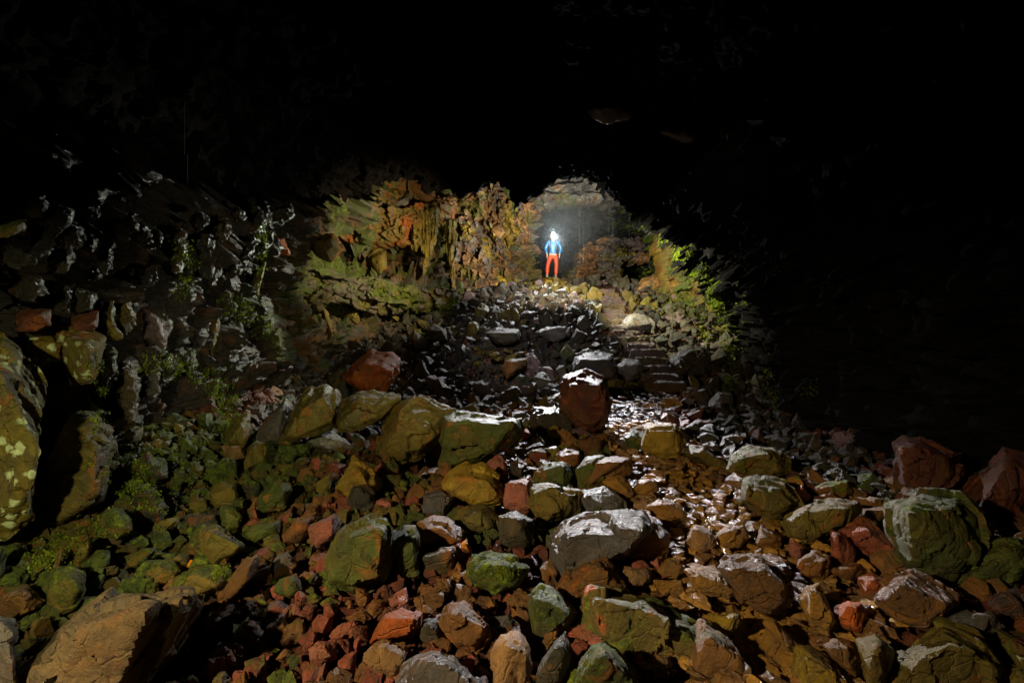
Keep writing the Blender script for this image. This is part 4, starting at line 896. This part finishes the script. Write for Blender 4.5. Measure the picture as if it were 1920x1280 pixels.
# local x right, -y toward the camera; feet at z=0; stands with legs apart, arms at the sides
B = [((0, .02, .93), .10), ((0, .02, 1.10), (.11, .08)), ((0, .02, 1.28), (.12, .085)), ((0, .01, 1.41), (.11, .07)), ((0, 0, 1.52), .052), ((0, -.015, 1.60), .07), ((0, -.03, 1.69), (.085, .10)), ((0, -.02, 1.77), .07),
     ((-.19, 0, 1.42), .06), ((-.29, .03, 1.19), .048), ((-.245, -.06, .92), .033),
     ((.19, 0, 1.42), .06), ((.31, .04, 1.19), .048), ((.25, -.03, .92), .033),
     ((-.12, .01, .86), .095), ((-.215, -.06, .50), .062), ((-.24, .0, .12), .042), ((-.25, -.10, .045), .045),
     ((.11, .01, .86), .095), ((.13, -.02, .50), .062), ((.11, .05, .08), .042), ((.12, -.06, .02), .045)]
E_ = [(0, 1), (1, 2), (2, 3), (3, 4), (4, 5), (5, 6), (6, 7), (3, 8), (8, 9), (9, 10), (3, 11), (11, 12), (12, 13), (0, 14), (14, 15), (15, 16), (16, 17), (0, 18), (18, 19), (19, 20), (20, 21)]
for w_, hs in ((10, -1), (13, 1)):
    hx, hy, hz = B[w_][0]
    B.append(((hx, hy-.015, hz-.07), (.028, .036))); pi = len(B)-1; E_.append((w_, pi))
    for q in range(4):
        off = (q-1.5)*.019
        B.append(((hx+hs*.004, hy-.02+off, hz-.125), .0095)); B.append(((hx-hs*.012, hy-.028+off, hz-.165+abs(q-1.3)*.006), .008)); E_ += [(pi, len(B)-2), (len(B)-2, len(B)-1)]
    B.append(((hx-hs*.01, hy-.055, hz-.06), .011)); B.append(((hx-hs*.02, hy-.075, hz-.10), .009)); E_ += [(pi, len(B)-2), (len(B)-2, len(B)-1)]
skin('body', B, E_, mskin, pe)
J = [((0, .02, .90), (.17, .13)), ((0, .02, 1.08), (.165, .13)), ((0, .01, 1.28), (.18, .14)), ((0, 0, 1.43), (.15, .11)), ((0, 0, 1.53), (.075, .075)),
     ((-.20, 0, 1.42), .085), ((-.30, .03, 1.20), .070), ((-.25, -.05, .96), .052), ((.20, 0, 1.42), .085), ((.32, .04, 1.20), .070), ((.26, -.02, .96), .052)]
jk = skin('jacket', J, [(0, 1), (1, 2), (2, 3), (3, 4), (3, 5), (5, 6), (6, 7), (3, 8), (8, 9), (9, 10)], mjac, pe)
Tr = [((0, .02, .92), (.15, .12)), ((-.115, .01, .83), (.11, .115)), ((-.22, -.06, .50), .085), ((-.24, .0, .15), .072), ((.11, .01, .83), (.11, .115)), ((.135, -.02, .50), .085), ((.115, .04, .12), .072)]
skin('trousers', Tr, [(0, 1), (1, 2), (2, 3), (0, 4), (4, 5), (5, 6)], mtr, pe)
for bx_, by_, bz_ in ((-.24, .0, .12), (.113, .05, .08)):
    skin('boot', [((bx_, by_+.03, bz_+.06), .062), ((bx_, by_+.02, bz_-.045), .062), ((bx_-.01, by_-.08, bz_-.06), .052), ((bx_-.015, by_-.16, bz_-.068), .045)], [(0, 1), (1, 2), (2, 3)], mboot, pe)
def ell(name, c, r, mat, parent, cut=None, seg=20):
    bm = bmesh.new(); bmesh.ops.create_uvsphere(bm, u_segments=seg, v_segments=seg//2+2, radius=1)
    for v in bm.verts: v.co = Vector((v.co.x*r[0], v.co.y*r[1], v.co.z*r[2]))
    if cut is not None: bmesh.ops.bisect_plane(bm, geom=bm.verts[:]+bm.edges[:]+bm.faces[:], plane_co=(0, 0, cut), plane_no=(0, 0, -1), clear_outer=True); 
    for v in bm.verts: v.co += Vector(c)
    me = bpy.data.meshes.new(name); bm.to_mesh(me); bm.free(); me.polygons.foreach_set('use_smooth', [True]*len(me.polygons)); me.materials.append(mat)
    o = bpy.data.objects.new(name, me); C.objects.link(o); o.parent = parent; return o
ell('nose', (0, -.128, 1.665), (.014, .02, .022), mskin, pe)
for s_ in (-1, 1):
    ell('eye', (s_*.032, -.112, 1.69), (.014, .01, .009), mdark, pe); ell('ear', (s_*.088, -.01, 1.675), (.012, .022, .032), mskin, pe)
ell('mouth', (0, -.115, 1.625), (.026, .008, .007), flat_mat('lips', (.4, .12, .1)), pe)
hel = ell('helmet', (0, -.02, 1.72), (.115, .135, .12), mhel, pe, 0.0)
m_, n_ = newmat('lamp_light'); e_ = n_('ShaderNodeEmission', {'Color': (.93, 1, .97, 1), 'Strength': 45.}); n_('ShaderNodeOutputMaterial', {0: e_.outputs[0]}); M['lamp'] = m_
hl = ell('headlamp', (0, -.150, 1.745), (.064, .036, .058), mdark, pe); ell('lens', (0, -.195, 1.745), (.058, .020, .052), M['lamp'], hl)
bp = ell('backpack', (0, .20, 1.22), (.17, .11, .27), mdark, pe)
for s_ in (-1, 1):
    skin('backpack_strap', [((s_*.10, .12, 1.46), .018), ((s_*.11, -.02, 1.50), .020), ((s_*.115, -.15, 1.36), .020), ((s_*.13, -.13, 1.12), .018), ((s_*.16, .05, 1.02), .016)], [(0, 1), (1, 2), (2, 3), (3, 4)], mdark, bp)

# ------------------------------------------------------------------ falling water threads
VV = []; FF = []; n = 0; rw = np.random.default_rng(12)
def thread(px, y0, y1, Y, r):
    global n
    a = P(px, y0, Y); b = P(px, y1, Y)
    for p in (a, b):
        for k in range(4): VV.append(p+np.array([math.cos(k*math.pi/2), math.sin(k*math.pi/2), 0])*r)
    for k in range(4): FF.append((n+k, n+(k+1) % 4, n+4+(k+1) % 4, n+4+k))
    n += 8
for px, a, b, Y in ((346, 190, 290, 6), (352, 290, 430, 6), (730, 316, 350, 13), (538, 360, 430, 10)): thread(px, a, b, Y, .0018)
for _ in range(16): 
    px = rw.choice([rw.normal(1105, 14), rw.normal(1145, 14), rw.uniform(1000, 1230)]); a = rw.uniform(388, 420); thread(px, a, a+rw.uniform(25, 110), rw.uniform(19.2, 20.0), .0022)
m_, n_ = newmat('falling_water'); gl = n_('ShaderNodeBsdfPrincipled', {'Base Color': (.8, .85, .9, 1), 'Roughness': .25, 'Transmission Weight': .6, 'IOR': 1.33}); tr_ = n_('ShaderNodeBsdfTransparent'); mx_ = n_('ShaderNodeMixShader', {0: .35, 1: tr_.outputs[0], 2: gl.outputs[0]}); n_('ShaderNodeOutputMaterial', {0: mx_.outputs[0]})
setp(mesh_np('dripping_water', np.array(VV), np.array(FF), m_), 'thin threads of water dripping from the roof opening', 'water', kind='stuff')

# ------------------------------------------------------------------ lights
def light(kind, name, loc, energy, col, rad, target=None, ang=60, blend=.6):
    l = bpy.data.lights.new(name, kind); l.energy = energy; l.color = col
    l.shadow_soft_size = rad
    if kind == 'SPOT': l.spot_size = math.radians(ang); l.spot_blend = blend
    o = bpy.data.objects.new(name, l); C.objects.link(o); o.location = loc
    if target is not None: o.rotation_euler = (Vector(target)-Vector(loc)).to_track_quat('-Z', 'Y').to_euler()
    return o
HLP = (FX, FY-.26, FZ+1.75)
light('SPOT', 'headlamp_beam', HLP, 12500, (.98, .95, .97), .03, (1.45, 4.8, 0), 22, .75)
light('SPOT', 'headlamp_wide_beam', HLP, 1600, (.94, .96, 1.), .03, (1.0, 13.2, 1.4), 62, .7)
light('SPOT', 'headlamp_spill', HLP, 420, (.92, 1., .98), .04, (FX-.3, 5., FZ+2.2), 162, .15)
light('SPOT', 'torch_chamber', (1.5, 12.7, 3.3), 2100, (1., .94, .76), .06, (1.2, 19.5, 5.6), 108, .6)
light('SPOT', 'fill_arch', (1.6, 14.4, 4.6), 1500, (1., .96, .80), .06, (1.9, 20.6, 6.7), 60, .8)  # unseen fill added to brighten the arch
light('SPOT', 'fill_left_front', (.6, 3.2, 1.5), 240, (1., .95, .62), .06, (-4.8, 8.4, 2.2), 70, .9)  # unseen fill added on the front of the near left wall
light('SPOT', 'fill_right_rim', (2.4, 12.9, 3.5), 1500, (1., .96, .64), .06, (5.6, 14.0, 2.4), 124, .7)  # unseen fill added so the mossy right rim shows
light('SPOT', 'fill_roof', (1.8, 5.6, 1.6), 45, (1., .8, .6), .06, (3.2, 8.6, 5.2), 60, 1.)  # weak unseen spot added to bring out the roof bosses
light('SPOT', 'torch_left_wall', (-.4, 11.2, 3.6), 1350, (1., .87, .50), .06, (-4.8, 13.4, 3.7), 96, .9)
light('SPOT', 'fill_left_rake', (-2.6, 10.8, 2.6), 700, (.96, 1., .80), .06, (-5.0, 6.4, 1.6), 84, .9)  # unseen rim light added along the left wall
light('SPOT', 'fill_slope', (-1.0, 6.5, 3.4), 560, (.92, .93, .95), .06, (1.2, 13.6, 1.0), 58, .9)  # unseen fill added over the rubble slope
light('SPOT', 'torch_foreground', (-2.6, -.5, 2.6), 1100, (1., .80, .48), .06, (.6, 3.3, -.3), 76, 1.)
light('SPOT', 'torch_left_bank', (-1.2, -.6, 2.2), 620, (1., .93, .52), .06, (-3.5, 4.0, .3), 50, .9)

# cloud of fine spray hanging in the lit chamber
bm = bmesh.new(); bmesh.ops.create_icosphere(bm, subdivisions=3, radius=1)
for v in bm.verts: v.co = Vector((v.co.x*3.4, v.co.y*5.0, v.co.z*3.0))
me = bpy.data.meshes.new('mist'); bm.to_mesh(me); bm.free()
m_, n_ = newmat('mist')
tc_ = n_('ShaderNodeTexCoord'); gr_ = n_('ShaderNodeVectorMath', {0: tc_.outputs['Object'], 1: (1/3.4, 1/5.0, 1/3.0)}, operation='MULTIPLY')
ln_ = n_('ShaderNodeVectorMath', {0: gr_.outputs[0]}, operation='LENGTH').outputs['Value']
lb_ = n_('ShaderNodeVectorMath', {0: tc_.outputs['Object'], 1: (FX-2.3, FY-.3-20.3, FZ+1.75-5.6)}, operation='DISTANCE').outputs['Value']   # denser haze added round the lamp for its glow
pv_ = n_('ShaderNodeVolumePrincipled', {'Density': n_.math('ADD', n_.math('MULTIPLY', n_.ramp(ln_, 1., .15), .020), n_.math('MULTIPLY', n_.math('EXPONENT', n_.math('MULTIPLY', lb_, -7.)), .07)), 'Color': (.82, .92, 1, 1)})
ou_ = n_('ShaderNodeOutputMaterial'); m_.node_tree.links.new(pv_.outputs[0], ou_.inputs['Volume']); me.materials.append(m_)
o = bpy.data.objects.new('mist', me); C.objects.link(o); o.location = (2.3, 20.3, 5.6); setp(o, 'thin drifting spray glowing round the headlamp', 'mist', kind='stuff')

# night sky above the roof opening
w = bpy.data.worlds.new('World'); sc.world = w; w.use_nodes = True; nt = w.node_tree; nt.nodes.clear()
sk = nt.nodes.new('ShaderNodeTexSky'); sk.sky_type = 'NISHITA'; sk.sun_disc = False; sk.sun_elevation = math.radians(-4); sk.sun_rotation = 0
bg = nt.nodes.new('ShaderNodeBackground'); bg.inputs[1].default_value = .002; ou = nt.nodes.new('ShaderNodeOutputWorld')
nt.links.new(sk.outputs[0], bg.inputs[0]); nt.links.new(bg.outputs[0], ou.inputs[0])

cam = bpy.data.cameras.new('camera'); co = bpy.data.objects.new('camera', cam); C.objects.link(co); sc.camera = co
co.location = (0, 0, CZ); co.rotation_euler = (math.radians(90), 0, 0); cam.lens = 16; cam.sensor_width = 36
cam.shift_y = -(640-HY)/1920.; cam.clip_start = .05; cam.clip_end = 500
sc.view_settings.view_transform = 'Standard'; sc.view_settings.look = 'None'; sc.view_settings.exposure = 0; sc.view_settings.gamma = 1
sc.cycles.use_denoising = True; sc.cycles.max_bounces = 4; sc.cycles.volume_bounces = 0; sc.cycles.volume_step_rate = 4; sc.cycles.volume_preview_step_rate = 4; sc.cycles.diffuse_bounces = 2; sc.cycles.glossy_bounces = 2; sc.cycles.sample_clamp_indirect = 3
